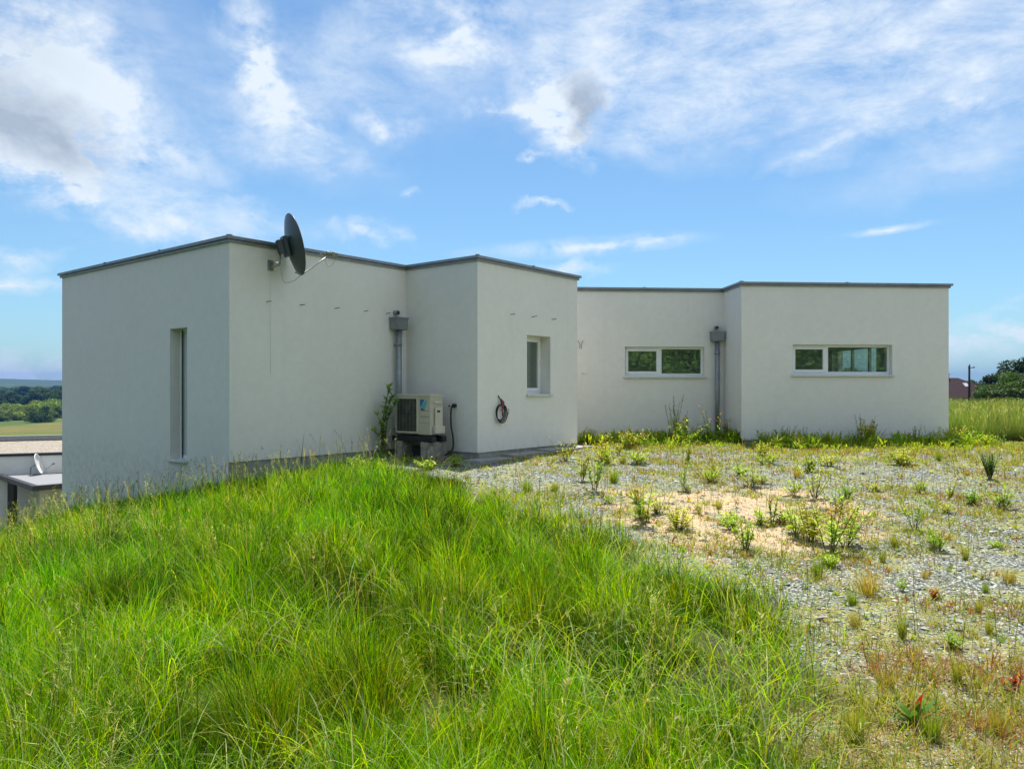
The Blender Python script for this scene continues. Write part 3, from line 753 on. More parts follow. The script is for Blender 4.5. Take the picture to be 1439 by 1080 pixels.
# black hose on the wall beside the unit
pw = PC + v*.50 + nout*0; outw = -u
mb = MB(); q = pw+outw*.05
mb.tube([pw+outw*.0+Vector((0,0,.78)), pw+outw*.06+Vector((0,0,.78))], .035, 14)
hose = empty('hose', (pw.x, pw.y, .3), 'black hose hanging down the wall from a round inlet beside the air conditioner', 'hose')
mb.build('wall_inlet', BLACKM, hose)
mb = MB(); mb.tube(smooth_path([q+outw*.02+Vector((0,0,.79)), q+outw*.06-v*.0+Vector((0,0,.70)), q+outw*.07-v*.01+Vector((0,0,.45)), q+outw*.07-v*.06+Vector((0,0,.2)), q+outw*.10-v*.05+Vector((0,0,.02)), q+outw*.22+v*.05+Vector((0,0,-.06))]), .014, 8)
mb.build('tube', BLACK, hose)
mb = MB(); mb.tube([pw+v*.13+outw*.0+Vector((0,0,.775)), pw+v*.13+outw*.03+Vector((0,0,.775))], .014, 8); mb.build('tap', BLACKM, hose)
mb = MB(); mb.tube(smooth_path([PA+u*3.25+nout*.06+Vector((0,0,-.05)), PA+u*3.2+nout*.3+Vector((0,0,.12)), PA+u*3.1+nout*.55+Vector((0,0,.28)), F(.82,.1,.33)]), .02, 8)
tag(mb.build('drain_hose', BLACK, loc=(-2.0,13.2,0)), 'dark hose bending down from the left side of the air conditioner', 'hose')
# coil of cable on the wall
cc = PC+u*.56
coil = empty('cable_coil', (cc.x, cc.y, .75), 'coil of black cable with faded red sleeve hanging on the white wall', 'cable')
rnd = random.Random(3)
mb = MB()
for k in range(3):
    rr = .115+.012*k; cx, cz = cc+nout*(.03+.012*k)+u*(.0+.01*k), .66-.01*k
    pts = [cx+u*(math.cos(t)*rr)+Vector((0,0,cz+math.sin(t)*rr*1.15)) for t in [2*math.pi*j/24+1.4 for j in range(25)]]
    mb.tube(pts, .010, 7, cap=False)
mb.tube(smooth_path([cc+nout*.0+u*-.02+Vector((0,0,.95)), cc+nout*.05+u*-.01+Vector((0,0,.86)), cc+nout*.05+u*.03+Vector((0,0,.72)), cc+nout*.04+u*.05+Vector((0,0,.60))]), .010, 7)
mb.build('black_cable', BLACK, coil)
mb = MB()
pts = [cc+nout*.045+u*(.13+math.cos(t)*.085)+Vector((0,0,.69+math.sin(t)*.10)) for t in [2*math.pi*j/20+2.2 for j in range(15)]]
mb.tube(pts, .006, 6); mb.build('thin_cable', simple('grey cable', (.12, .12, .12), .5), coil)
mb = MB()
for k, (a, b) in enumerate(((.0, .01), (.025, .0), (.05, .02))):
    mb.tube(smooth_path([cc+nout*.05+u*(a)+Vector((0,0,.90-.02*k)), cc+nout*.065+u*(a+.01)+Vector((0,0,.82)), cc+nout*.055+u*(.02+b)+Vector((0,0,.74)), cc+nout*.05+u*(.0+b*2)+Vector((0,0,.66+.03*k))]), .008, 7)
mb.build('red_sleeve', REDC, coil)

# ------------------------------------------------------------------ lower building on the left
lb = empty('annexe', (-17, 27, -3.5), 'low white building with pale gravel flat roof down the slope on the left', 'building')
A0 = Vector((-16.6, 24.9, 0)); du = Vector((.92, .39, 0)).normalized(); dv = Vector((-du.y, du.x, 0))
LP = [A0-du*14, A0+du*6, A0+du*6+dv*8.2, A0-du*14+dv*8.2]
WHITEW = m_stucco('neighbour white render', (.74, .74, .72), False)
mb = MB()
for i in range(4):
    a, b = LP[i], LP[(i+1) % 4]; mb.quad(a+Vector((0,0,-7)), b+Vector((0,0,-7)), b+Vector((0,0,-1.10)), a+Vector((0,0,-1.10)))
mb.build('wall', WHITEW, lb)
mb = MB(); mb.poly([Vector((p.x,p.y,-1.12)) for p in offset_poly(LP, -.1)]); mb.build('roof', simple('beige roof gravel', (.33,.29,.24), .95, var=.35, scale=14, bump=.8, bscale=20, bdist=.03), lb)
mb = MB(); ring_strip(mb, LP, .05, -.25, -1.14, -1.06); mb.build('roof_coping', BLACKM, lb)
mb = MB(); mb.obox(LP[3]+Vector((0,0,-1.1))-dv*.3, du*20, dv*.3, (0,0,.20)); mb.build('parapet', simple('grey parapet', (.26,.28,.29), .7), lb)
# canopy in front of it
ca = empty('canopy', (-14.5, 23, -3.3), 'flat canopy with black edge and black post in front of the low white building', 'canopy')
CP = Vector((-13.6, 21.8, 0)); cv = Vector((-.71, .70, 0)); cu = Vector((.70, .71, 0))
CPoly = [CP+cv*4.6, CP, CP+cu*2.9, CP+cu*2.9+cv*4.6]
mb = MB(); mb.poly([Vector((p.x,p.y,-1.74)) for p in offset_poly(CPoly,-.1)]); mb.poly([Vector((p.x,p.y,-1.80)) for p in offset_poly(CPoly,-.1)][::-1]); mb.build('roof', simple('pale grey membrane', (.24,.245,.26), .8), ca)
mb = MB(); ring_strip(mb, CPoly, 0, -.16, -1.84, -1.70); mb.build('fascia', BLACKM, ca)
mb = MB(); q = CP+cv*2.75+cu*.12; mb.obox(Vector((q.x-.11, q.y-.09, -5)), (.2,0,0), (0,.18,0), (0,0,3.2)); mb.build('post', BLACKM, ca, bevel=.01)
mb = MB(); q = CP+cu*.25+cv*.25; mb.obox(Vector((q.x,q.y,-5.0)), cu*4, cv*.2, (0,0,3.19)); mb.build('support_wall', m_stucco('beige render', (.44,.43,.36), False), ca)
# small dish leaning by the low wall
q = A0+du*1.15-dv*.35
nd = empty('satellite_dish', (q.x, q.y, -1.7), 'small pale satellite dish seen edge on, on the canopy of the low building', 'satellite dish')
c2 = Vector((q.x, q.y, -1.38)); ax2 = Vector((.93, .25, .27)).normalized(); up2 = (Vector((0,0,1))-ax2*ax2.z).normalized(); s2_ = up2.cross(ax2)
m = MB(); rings = []
for i in range(7):
    r = i/6; idx = len(m.v)
    for j in range(28):
        t = 2*math.pi*j/28; m.v.append(c2+s2_*(math.cos(t)*.30*r)+up2*(math.sin(t)*.33*r)-ax2*(.07*(1-r*r)))
    rings.append(idx)
for a, b in zip(rings, rings[1:]):
    for j in range(28): m.f.append((a+j, b+j, b+(j+1) % 28, a+(j+1) % 28)); m.mi.append(0); m.sm.append(True)
m.tube([c2+s2_*(math.cos(2*math.pi*j/28)*.30)+up2*(math.sin(2*math.pi*j/28)*.33) for j in range(29)], .014, 6, cap=False)
m.build('reflector', simple('white dish', (.7,.7,.68), .4), nd)
mb = MB(); mb.tube([c2-ax2*.07, c2-ax2*.25-Vector((0,0,.05)), c2-ax2*.25-Vector((0,0,.34))], .025, 8); mb.obox(c2-ax2*.33-Vector((.12,.1,.36)), (.3,0,0), (0,.2,0), (0,0,.10)); mb.build('stand', ZINC, nd)
mb = MB(); mb.tube([c2-up2*.32, c2+ax2*.38-up2*.12], .012, 6); mb.obox(c2+ax2*.36-up2*.16-s2_*.03, ax2*.08, up2*.06, s2_*.06); mb.build('feed_arm', ZINC, nd)

# ------------------------------------------------------------------ village on the right
ROOFM = simple('dark maroon roof tiles', (.018, .005, .008), .75, var=.2, scale=3, bump=.6, bscale=9, bdist=.05)
def hip_house(name, label, cx, cy, L, W, rot, ze, zr, zb, wallm, roofmat, hip=2.5, chimneys=(), skylights=()):
    h = empty(name, (cx, cy, zb), label, 'house')
    c, s = math.cos(rot), math.sin(rot); T = lambda x, y, z: Vector((cx+c*x-s*y, cy+s*x+c*y, z))
    mb = MB(); mb.obox(T(-L/2, -W/2, zb), T(L/2,-W/2,zb)-T(-L/2,-W/2,zb), T(-L/2,W/2,zb)-T(-L/2,-W/2,zb), (0,0,ze-zb)); mb.build('wall', wallm, h)
    o = .45; a, b, cc_, d_ = T(-L/2-o,-W/2-o,ze), T(L/2+o,-W/2-o,ze), T(L/2+o,W/2+o,ze), T(-L/2-o,W/2+o,ze)
    r0, r1 = T(-L/2+hip, 0, zr), T(L/2-hip, 0, zr)
    mb = MB(); mb.poly([a,b,r1,r0]); mb.poly([b,cc_,r1]); mb.poly([cc_,d_,r0,r1]); mb.poly([d_,a,r0]); mb.poly([d_,cc_,b,a])
    rf = mb.build('roof', roofmat, h)
    for x in chimneys:
        mb = MB(); mb.obox(T(x,-.3,zr-.5), T(x+.9,-.3,0)-T(x,-.3,0), T(x,.3,0)-T(x,-.3,0), (0,0,1.0)); mb.obox(T(x-.08,-.38,zr+.5), T(x+1.06,-.3,0)-T(x,-.3,0), T(x,.46,0)-T(x,-.3,0), (0,0,.1)); mb.build('chimney', simple('dark brick', (.09,.05,.045), .9), rf)
    for (x, f) in skylights:
        def S(x_, f_): return T(x_, -(W/2+o)*(1-f_), ze+(zr-ze)*f_) + Vector((s*.04*0, 0, .07))
        mb = MB(); mb.poly([S(x, f-.09), S(x+.6, f-.09), S(x+.6, f+.09), S(x, f+.09)]); mb.build('skylight', simple('pale skylight', (.22,.26,.30), .6), rf)
    for x in np.arange(-L/2+1.2, L/2-1, 2.4):
        mb = MB(); mb.obox(T(x,-W/2-.03,ze-1.75), T(x+1,0,0)-T(x,0,0), T(0,.02,0)-T(0,0,0), (0,0,1.2)); mb.build('window', simple('dark pane', (.05,.06,.07), .2), h)
    return h
hip_house('village_house', 'distant house with broad dark maroon hipped roof and skylight behind the tall grass', 62.2, 112, 14.5, 9, R(-6), -.25, 2.55, -4.2, simple('grey house render', (.34,.33,.36), .9), ROOFM, 4.6, [2.3-1.9], [(2.6, .62)])
hip_house('village_house', 'distant house with brown tiled roof behind the maroon one', 80.0, 136, 9, 8, R(15), 0.0, 2.1, -5, simple('beige house render', (.45,.42,.36), .9), simple('brown roof tiles', (.17,.10,.06), .85, var=.2, scale=3), 2.5)
sh = empty('shed', (69.0, 108, -4), 'low shed with a flat pale grey roof beside the maroon roofed house', 'shed')
mb = MB(); mb.box(66.2, 71.0, 107, 110, -4, -.55); mb.build('wall', simple('dark boards', (.10,.09,.08), .9), sh)
mb = MB(); mb.obox((65.8,106.5,-.50), (5.6,0,-.28), (0,3.8,0), (0,0,.14)); mb.build('roof', simple('grey sheet roof', (.32,.33,.34), .6), sh)
pl = empty('utility_pole', (35.7, 60, -4), 'thin dark utility pole rising above the maroon roofed house', 'pole')
mb = MB(); mb.tube([(35.7,60,-4.2), (35.7,60,0), (35.7,60,2.82)], [.10,.09,.07], 10); mb.build('post', simple('tarred wood', (.035,.028,.024), .9), pl)
mb = MB(); mb.box(35.6,36.1,59.95,60.0,2.64,2.70); mb.tube([(36.05,59.97,2.70),(36.05,59.97,2.78)], .03, 8); mb.tube([(35.7,59.95,2.82),(35.7,59.95,2.92)], .04, 8); mb.build('crossarm', simple('pole steel', (.06,.06,.06), .7), pl)

# ------------------------------------------------------------------ foliage tools
LEAF = m_leaf('leaf', .5, .42)
TREEM = m_leaf('tree foliage', .6, .28)
BARK = simple('bark', (.07, .055, .04), .95, var=.3, bump=.6, bscale=8, bdist=.02)
def strips(root, az, lean, L, W, curl, c0, c1, nseg=3, twist=None, pw=.75):
    """vectorised blades: arrays of N; returns verts, quads, colours"""
    N = len(az); s = np.linspace(0, 1, nseg+1)
    th = lean[:, None] + curl[:, None]*s[None, :]**1.3
    mid = (th[:, 1:]+th[:, :-1])/2; dl = (L/nseg)[:, None]
    hx = np.concatenate([np.zeros((N, 1)), np.cumsum(np.sin(mid)*dl, 1)], 1); hz = np.concatenate([np.zeros((N, 1)), np.cumsum(np.cos(mid)*dl, 1)], 1)
    ca, sa = np.cos(az)[:, None], np.sin(az)[:, None]
    P = np.stack([root[:, 0:1]+hx*ca, root[:, 1:2]+hx*sa, root[:, 2:3]+hz], -1)
    if twist is None: twist = np.zeros(N)
    ta = az+np.pi/2+twist
    side = np.stack([np.cos(ta), np.sin(ta), np.zeros(N)], -1)[:, None, :]
    w = (W[:, None]*.5*(1-s[None, :]**2*.0)*np.maximum(.06, (1-s[None, :])**pw*np.minimum(1, .55+2.5*s[None, :])))[..., None]
    V = np.stack([P-side*w, P+side*w], 2).reshape(-1, 3)
    b = (np.arange(N)*(nseg+1)*2)[:, None]; k = np.arange(nseg)[None, :]*2
    q = np.stack([b+k, b+k+1, b+k+3, b+k+2], -1).reshape(-1, 4)
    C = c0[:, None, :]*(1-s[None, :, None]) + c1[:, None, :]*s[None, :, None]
    C = np.repeat(C[:, :, None, :], 2, 2).reshape(-1, 3)
    return V, q, C
def merge(parts):
    V, Q, C = [], [], []; n = 0
    for v_, q_, c_ in parts: V.append(v_); Q.append(q_+n); C.append(c_); n += len(v_)
    return np.concatenate(V), np.concatenate(Q), np.concatenate(C)
def pal(n, cols, weights, jit=.18):
    cols = np.array(cols); i = rng.choice(len(cols), n, p=np.array(weights)/sum(weights))
    return cols[i]*(1+rng.normal(0, jit, (n, 1)))*(1+rng.normal(0, .06, (n, 3)))

G1, G2, G3, G4 = (.135, .35, .002), (.23, .47, .002), (.38, .52, .004), (.035, .16, .004)
STRAW, PALE, BROWN = (.42, .38, .17), (.30, .36, .16), (.24, .15, .05)

# ------------------------------------------------------------------ tall grass bank
def tall_grass():
    parts = []
    # tussock centres
    n = 60000
    Y = 1.6 + 15.5*rng.random(n)**1.15; X = (-.80 + 1.25*rng.random(n))*Y - .3 + rng.normal(0, .3, n)
    keep = ~inside([(p.x, p.y) for p in FOOT], X, Y)
    X, Y = X[keep], Y[keep]
    ds = pdist(EDGE, X, Y, False)*np.where(inside(GRASSP, X, Y), 1, -1)
    ds = ds+.30*vnoise(X, Y, 1.8, 77)+.12*vnoise(X, Y, 5, 78)
    keep = (rng.random(len(X)) < np.where(ds > 0, np.clip(.4+ds*1.1, 0, 1), .30*np.exp(ds/.28)*(vnoise(X, Y, 4.2, 79) > .1))) & (ds > -1.2)
    X, Y, ds = X[keep], Y[keep], ds[keep]
    m = len(X)
    nb = 12
    TX = np.repeat(X, nb); TY = np.repeat(Y, nb); N = m*nb; D = np.repeat(ds, nb)
    spread = .05+.02*TY
    TX = TX+rng.normal(0, 1, N)*spread*.6; TY = TY+rng.normal(0, 1, N)*spread*.6
    ok = ~inside([(p.x, p.y) for p in offset_poly(FOOT, .03)], TX, TY); TX, TY, D = TX[ok], TY[ok], D[ok]; N = len(TX)
    # tussocks: every blade belongs to the nearest hummock and leans away from its middle
    cs = .42; gx_, gy_ = np.floor(TX/cs), np.floor(TY/cs)
    def h2(a, b, k): return np.modf(np.abs(np.sin(a*12.9898+b*78.233+k)*43758.5453))[0]
    bd = np.full(N, 9.); ox = np.zeros(N); oy = np.zeros(N); hid = np.zeros(N)
    for i in (-1, 0, 1):
        for j in (-1, 0, 1):
            a_, b_ = gx_+i, gy_+j; px_ = (a_+.1+.8*h2(a_, b_, 1))*cs; py_ = (b_+.1+.8*h2(a_, b_, 5))*cs
            d_ = np.hypot(TX-px_, TY-py_); kk = d_ < bd; bd = np.where(kk, d_, bd); ox = np.where(kk, TX-px_, ox); oy = np.where(kk, TY-py_, oy); hid = np.where(kk, h2(a_, b_, 9), hid)
    core = 1-np.clip(bd/(.62*cs), 0, 1)
    Hn = (vnoise(TX, TY, .9, 2)*.5+vnoise(TX, TY, 2.2, 9)*.4)+2.3*(core-.45)+.7*(hid-.5)
    yel = vnoise(TX, TY, .55, 12)*.45+vnoise(TX, TY, 1.9, 21)*.35+(hid-.5)*.5
    big = np.maximum(.07, .29+.15*Hn)*(.50+.50*np.clip(D/1.1, 0, 1))*(.85+.15*sstep(3, 6, TY)*0+.0)
    far = sstep(8, 12, TY); big = big*(1-.38*far)
    HOL = [ray(300, 985), ray(985, 900), ray(230, 780), ray(60, 870), ray(640, 1010), ray(1010, 960), ray(520, 860), ray(330, 700)]
    hole = np.ones(N)
    for q_, (hx_, hy_) in enumerate(HOL): hole = np.minimum(hole, .15+.85*sstep(.10, .36 if q_ else .46, np.hypot(TX-hx_, (TY-hy_)*.8)))
    Lb = big*rng.lognormal(0, .27, N)*hole
    W = (.0042+.00092*np.maximum(0, TY-2.5))*rng.uniform(.6, 1.35, N)
    flow = 2.6+1.1*vnoise(TX, TY, .7, 31)
    pick = rng.random(N); az = np.where(pick < .2, flow+rng.normal(0, .6, N), np.where(pick < .75, np.arctan2(oy, ox)+rng.normal(0, .5, N), rng.uniform(0, 2*np.pi, N)))
    lean = np.abs(rng.normal(.08, .12, N))+.35*(1-core)*rng.random(N); curl = np.abs(rng.normal(.6, .5, N))
    c = pal(N, [G1, G2, G3, G4, STRAW, PALE], [.32, .29, .16, .23, .03, .04], .30)
    t = np.clip(.5+yel[:, None]*1.1, 0, 1); c = .93*c*np.clip(1+.38*vnoise(TX, TY, 1.3, 88)+.38*vnoise(TX, TY, 2.9, 89)+.5*(h2(np.round(ox*0+hid*1e4), hid*0, 3)-.5), .4, 1.7)[:, None]*(np.array([.66, .92, 1.0])*(1-t)+np.array([1.28, 1.08, .85])*t)
    root = np.stack([TX, TY, gz(TX, TY)-.02], -1)
    parts.append(strips(root, az, lean, Lb, W, curl, c*.36, c*1.12, 3, rng.normal(0, .5, N)))  # dark roots put the shadow between the blades into their colour
    # long broad arching blades
    n2 = 10500; Y2 = 1.7+9*rng.random(n2)**1.6; X2 = (-.72+1.15*rng.random(n2))*Y2
    k = inside(GRASSP, X2, Y2) & (vnoise(X2, Y2, 1.6, 14) > -.1) & ~inside([(p.x, p.y) for p in offset_poly(FOOT, .2)], X2, Y2)
    X2, Y2 = X2[k], Y2[k]; M = len(X2)
    c = pal(M, [G2, G3, PALE, (.24, .34, .12), STRAW], [.25, .25, .25, .2, .06])
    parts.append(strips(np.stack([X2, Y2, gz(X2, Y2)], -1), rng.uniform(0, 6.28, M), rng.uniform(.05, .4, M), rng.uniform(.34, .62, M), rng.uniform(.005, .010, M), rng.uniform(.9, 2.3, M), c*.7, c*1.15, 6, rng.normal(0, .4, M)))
    # flowering stalks with loose seed heads
    n3 = 4600; Y3 = 1.9+13.5*rng.random(n3)**.9; X3 = (-.80+1.2*rng.random(n3))*Y3
    near_wall = pdist([(PL.x, PL.y), (PA.x, PA.y), (PB.x, PB.y)], X3, Y3, False) < 1.6
    k = inside(GRASSP, X3, Y3) & ~inside([(p.x, p.y) for p in offset_poly(FOOT, .1)], X3, Y3) & ((vnoise(X3, Y3, 1.1, 17) > .22) | (near_wall & (rng.random(n3) < .8)) | ((X3 < -3.6)&(rng.random(n3)<.75)))
    X3, Y3, nw = X3[k], Y3[k], near_wall[k]; M = len(X3)
    c = pal(M, [STRAW, (.26, .34, .12), (.16, .20, .05)], [.2, .4, .4])
    Ls = rng.uniform(.42, .68, M)*np.where(nw, .95, 1); az3 = rng.uniform(0, 6.28, M); le = rng.uniform(0, .18, M); cu3 = rng.uniform(.05, .7, M)
    parts.append(strips(np.stack([X3, Y3, gz(X3, Y3)], -1), az3, le, Ls, np.full(M, .0022)+.00022*Y3, cu3, c*.7, c, 4, None, .25))
    # spikelets along the last third
    ns = 14
    sp = rng.uniform(.68, 1.0, (M, ns)); th = le[:, None]+cu3[:, None]*(sp*.5)
    hx = Ls[:, None]*sp*np.sin(th); hz_ = Ls[:, None]*sp*np.cos(th)
    rx = X3[:, None]+hx*np.cos(az3)[:, None]; ry = Y3[:, None]+hx*np.sin(az3)[:, None]; rz = gz(X3, Y3)[:, None]+hz_
    K = M*ns; cc3 = np.repeat(c, ns, 0)*rng.uniform(.9, 1.5, (K, 1))
    YY = np.repeat(Y3, ns)
    parts.append(strips(np.stack([rx.ravel(), ry.ravel(), rz.ravel()], -1), rng.uniform(0, 6.28, K), rng.uniform(.2, 1.3, K), rng.uniform(.015, .04, K)*(1+.02*YY), .0035+.00045*YY, rng.uniform(0, 1, K), cc3, cc3, 2))
    V, Q, C = merge(parts); print('tall grass faces', len(Q))
    me = fast_mesh('tall_grass', V, Q, np.clip(C, .004, .8), GRASSM)
    tag(link_mesh('tall_grass', me, None), 'long rank green grass covering the bank in front of the house', 'grass', kind='stuff')
GRASSM = m_leaf('grass', .65, .45, spec=.06)
tall_grass()

def meadow():
    n = 120000; Y = 16.2+30*rng.random(n)**1.7; X = (.53+.32*rng.random(n))*Y
    k = inside(FIELDP, X, Y) & (pdist(FIELDP, X, Y) > .05); X, Y = X[k], Y[k]; N = len(X)
    yy = vnoise(X, Y, .6, 3)[:, None]
    c = pal(N, [(.10, .27, .02), (.16, .32, .03), (.05, .16, .012), (.42, .46, .22)], [.34, .28, .28, .10])*(1+.35*yy+.25*vnoise(X, Y, 2.3, 7)[:, None])
    tip = c*.5+np.array([.40, .50, .20])*.5
    L = rng.uniform(.30, .74, N)*(1+.22*vnoise(X, Y, .8, 5)+.16*vnoise(X, Y, 3.1, 6))
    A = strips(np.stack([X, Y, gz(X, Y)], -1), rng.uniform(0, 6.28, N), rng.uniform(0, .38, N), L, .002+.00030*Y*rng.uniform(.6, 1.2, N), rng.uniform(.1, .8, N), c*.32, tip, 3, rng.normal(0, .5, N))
    n = 3200; Y = 16.3+24*rng.random(n)**1.5; X = (.53+.32*rng.random(n))*Y
    k = inside(FIELDP, X, Y); X, Y = X[k], Y[k]; N = len(X); c = pal(N, [(.10, .15, .03), (.30, .30, .12), (.16, .12, .05), (.5, .48, .28)], [.4, .25, .15, .2], .25)
    L = rng.uniform(.5, .86, N); le = rng.uniform(0, .3, N); az_ = rng.uniform(0, 6.28, N); rt_ = np.stack([X, Y, gz(X, Y)], -1)
    B = strips(rt_, az_, le, L, .003+.00035*Y, rng.uniform(.05, .5, N), c*.6, c, 3, None, .3)
    hd = rt_+np.stack([np.sin(le+.15)*L*.86*np.cos(az_), np.sin(le+.15)*L*.86*np.sin(az_), np.cos(le+.15)*L*.86], -1)
    Cc = np.clip(c*1.1+np.array([.03, .06, .02]), 0, .6)
    D_ = strips(np.repeat(hd, 4, 0), rng.uniform(0, 6.28, N*4), rng.uniform(.1, .9, N*4), rng.uniform(.05, .13, N*4), np.full(N*4, .011), rng.uniform(0, .8, N*4), np.repeat(Cc, 4, 0), np.repeat(Cc, 4, 0), 2)
    A = merge([A, B, D_])
    me = fast_mesh('meadow_grass', *A[:2], np.clip(A[2], .004, .8), GRASSM)
    tag(link_mesh('meadow_grass', me, None), 'tall pale green meadow grass right of the house', 'grass', kind='stuff')
meadow()

# ------------------------------------------------------------------ gravel stones, low cover
def stones():
    n = 80000; Y = 2.2+13.5*rng.random(n)**1.25; X = (-.12+.92*rng.random(n))*Y
    g, f, s, dr, ga = zones(X, Y)
    p = (1-g)*(1-f)*(1-.75*s)*(1-.55*dr)*(1-sstep(.1, .5, vnoise(X, Y, 1.1, 40))*.5)
    k = (rng.random(n) < p) & ~inside([(q.x, q.y) for q in offset_poly(FOOT, .5)], X, Y); X, Y = X[k], Y[k]; N = len(X)
    sz = rng.lognormal(np.log(.0066), .45, N)*(1+.055*Y)
    base = np.array([(1,0,0),(0,1,0),(-1,0,0),(0,-1,0),(0,0,.7),(0,0,-.7)], float)
    F8 = np.array([(0,1,4),(1,2,4),(2,3,4),(3,0,4),(1,0,5),(2,1,5),(3,2,5),(0,3,5)])
    jit = rng.normal(0, .22, (N, 6, 3)); V = (base[None]+jit)*sz[:, None, None]*np.stack([np.ones(N), rng.uniform(.6, 1, N), rng.uniform(.5, .9, N)], -1)[:, None, :]
    a = rng.uniform(0, 6.28, N); c_, s_ = np.cos(a)[:, None], np.sin(a)[:, None]
    V = np.stack([V[..., 0]*c_-V[..., 1]*s_, V[..., 0]*s_+V[..., 1]*c_, V[..., 2]], -1)
    V += np.stack([X, Y, gz(X, Y)+sz*.2], -1)[:, None, :]
    Q = (np.arange(N)*6)[:, None, None]+F8[None]
    c = pal(N, [(.15, .165, .155), (.26, .28, .25), (.36, .37, .33), (.48, .48, .44), (.34, .29, .22)], [.28, .34, .24, .06, .08], .12)
    me = fast_mesh('gravel', V.reshape(-1, 3), Q.reshape(-1, 3), np.repeat(np.clip(c, .03, .8), 6, 0), None, False)
    t = NT('gravel stones'); t.base(t.n('ShaderNodeAttribute', attribute_name='tint').outputs['Color']); t.b.inputs['Roughness'].default_value = .85
    me.materials.append(t.m)
    tag(link_mesh('gravel', me, None), 'loose grey stones strewn over the plot', 'gravel', kind='stuff')
stones()
def low_cover():
    parts = []
    n = 30000; Y = 2.1+14*rng.random(n)**1.3; X = (-.15+.95*rng.random(n))*Y
    g, f, s, dr, ga = zones(X, Y)
    patch = vnoise(X, Y, .8, 50)*.5+vnoise(X, Y, 2.3, 51)*.5
    p = np.clip(.05+.75*sstep(-.15, .45, patch)+.50*dr+.45*sstep(12, 15, Y)+.4*sstep(5.5, 7.5, X)*sstep(9, 11, Y), 0, 1)*(1-g*.8)*(1-f)
    k = (rng.random(n) < p) & ~inside([(q.x, q.y) for q in offset_poly(FOOT, .45)], X, Y); X, Y = X[k], Y[k]; dr = dr[k]; m = len(X)
    nb = 7; TX = np.repeat(X, nb); TY = np.repeat(Y, nb); N = m*nb; DR = np.repeat(dr, nb)
    TX += rng.normal(0, .028, N); TY += rng.normal(0, .028, N)
    kind = vnoise(TX, TY, 1.4, 61)
    c = pal(N, [(.28, .36, .04), (.36, .33, .06), (.17, .27, .02), (.44, .34, .16), (.34, .14, .04)], [.34, .25, .2, .16, .05])
    red = (kind > .45)[:, None]; c = np.where(red & (rng.random((N, 1)) < .45), np.array([.30, .13, .045]), c)
    L = rng.uniform(.025, .085, N)*(1+.5*DR)*(1+.03*TY); W = (.0035+.0007*TY)*rng.uniform(.7, 1.5, N)
    parts.append(strips(np.stack([TX, TY, gz(TX, TY)-.004], -1), rng.uniform(0, 6.28, N), rng.uniform(.2, 1.2, N), L, W, rng.uniform(0, 1.2, N), c*.8, c*1.1, 2, rng.normal(0, .5, N), .5))
    n4 = 5200; Y = 2.3+13.5*rng.random(n4)**1.2; X = (-.05+.82*rng.random(n4))*Y; g, f, s, dr, ga = zones(X, Y)
    pp_ = sstep(.0, .5, vnoise(X, Y, 1.0, 71)*.6+vnoise(X, Y, 3.0, 72)*.5)*.8+.06+.5*sstep(13, 15, Y)
    k = (rng.random(n4) < pp_*(1-g)*(1-f)) & ~inside([(q.x, q.y) for q in offset_poly(FOOT, .45)], X, Y); X, Y = X[k], Y[k]; m = len(X); nb = 9
    TX = np.repeat(X, nb); TY = np.repeat(Y, nb); N = m*nb; sc_ = np.repeat(np.clip(rng.lognormal(-.15, .35, m), .3, 1.35)*(.45+.55*sstep(3, 8, Y)), nb)
    c = np.repeat(pal(m, [(.36, .46, .04), (.46, .48, .06), (.20, .34, .03), (.46, .24, .06), (.30, .10, .04)], [.36, .26, .22, .1, .06]), nb, 0)*rng.uniform(.8, 1.2, (N, 1))
    parts.append(strips(np.stack([TX, TY, gz(TX, TY)], -1), rng.uniform(0, 6.28, N), rng.uniform(.25, 1.25, N), rng.uniform(.03, .075, N)*sc_, rng.uniform(.011, .020, N)*sc_, rng.uniform(0, 1.0, N), c*.85, c*1.1, 2, rng.normal(0, .3, N), .5))
    band = [PF-dd*3.2, PF, PG, PH+dd*.6]
    for rep, (n5, lo, hi, wd) in enumerate(((3800, .06, .15, .014), (900, .14, .30, .018))):
        t_ = rng.random(n5)*3; i_ = t_.astype(int); f_ = t_-i_; A_ = np.array([tuple(p)[:2] for p in band])
        B_ = A_[i_]*(1-f_)[:, None]+A_[i_+1]*f_[:, None]; X = B_[:, 0]+rng.normal(0, .05, n5); Y = B_[:, 1]-np.where(i_ == 1, 0, 1)*(.12+rng.gamma(1.6, .32, n5))
        dens_ = vnoise(X, Y, 1.9, 91)+.6*vnoise(X, Y, 5.5, 92); k = (dens_ > -.35+.35*rep) & ~inside([(q.x, q.y) for q in FOOT], X, Y)
        X, Y = X[k], Y[k]; m = len(X); nb = 10; TX = np.repeat(X, nb)+rng.normal(0, .035, m*nb); TY = np.repeat(Y, nb)+rng.normal(0, .03, m*nb); N = m*nb
        c = np.repeat(pal(m, [(.28, .46, .03), (.42, .54, .04), (.15, .30, .03), (.50, .52, .06)], [.35, .3, .22, .13]), nb, 0)*rng.uniform(.8, 1.2, (N, 1))
        zz = gz(TX, TY)+rng.uniform(0, hi*.6, N)
        parts.append(strips(np.stack([TX, TY, zz], -1), rng.uniform(0, 6.28, N), rng.uniform(.1, 1.2, N), rng.uniform(lo, hi, N)*.6, np.full(N, wd)*rng.uniform(1, 2, N), rng.uniform(0, 1.0, N), c*.8, c*1.1, 2, rng.normal(0, .4, N), .5))
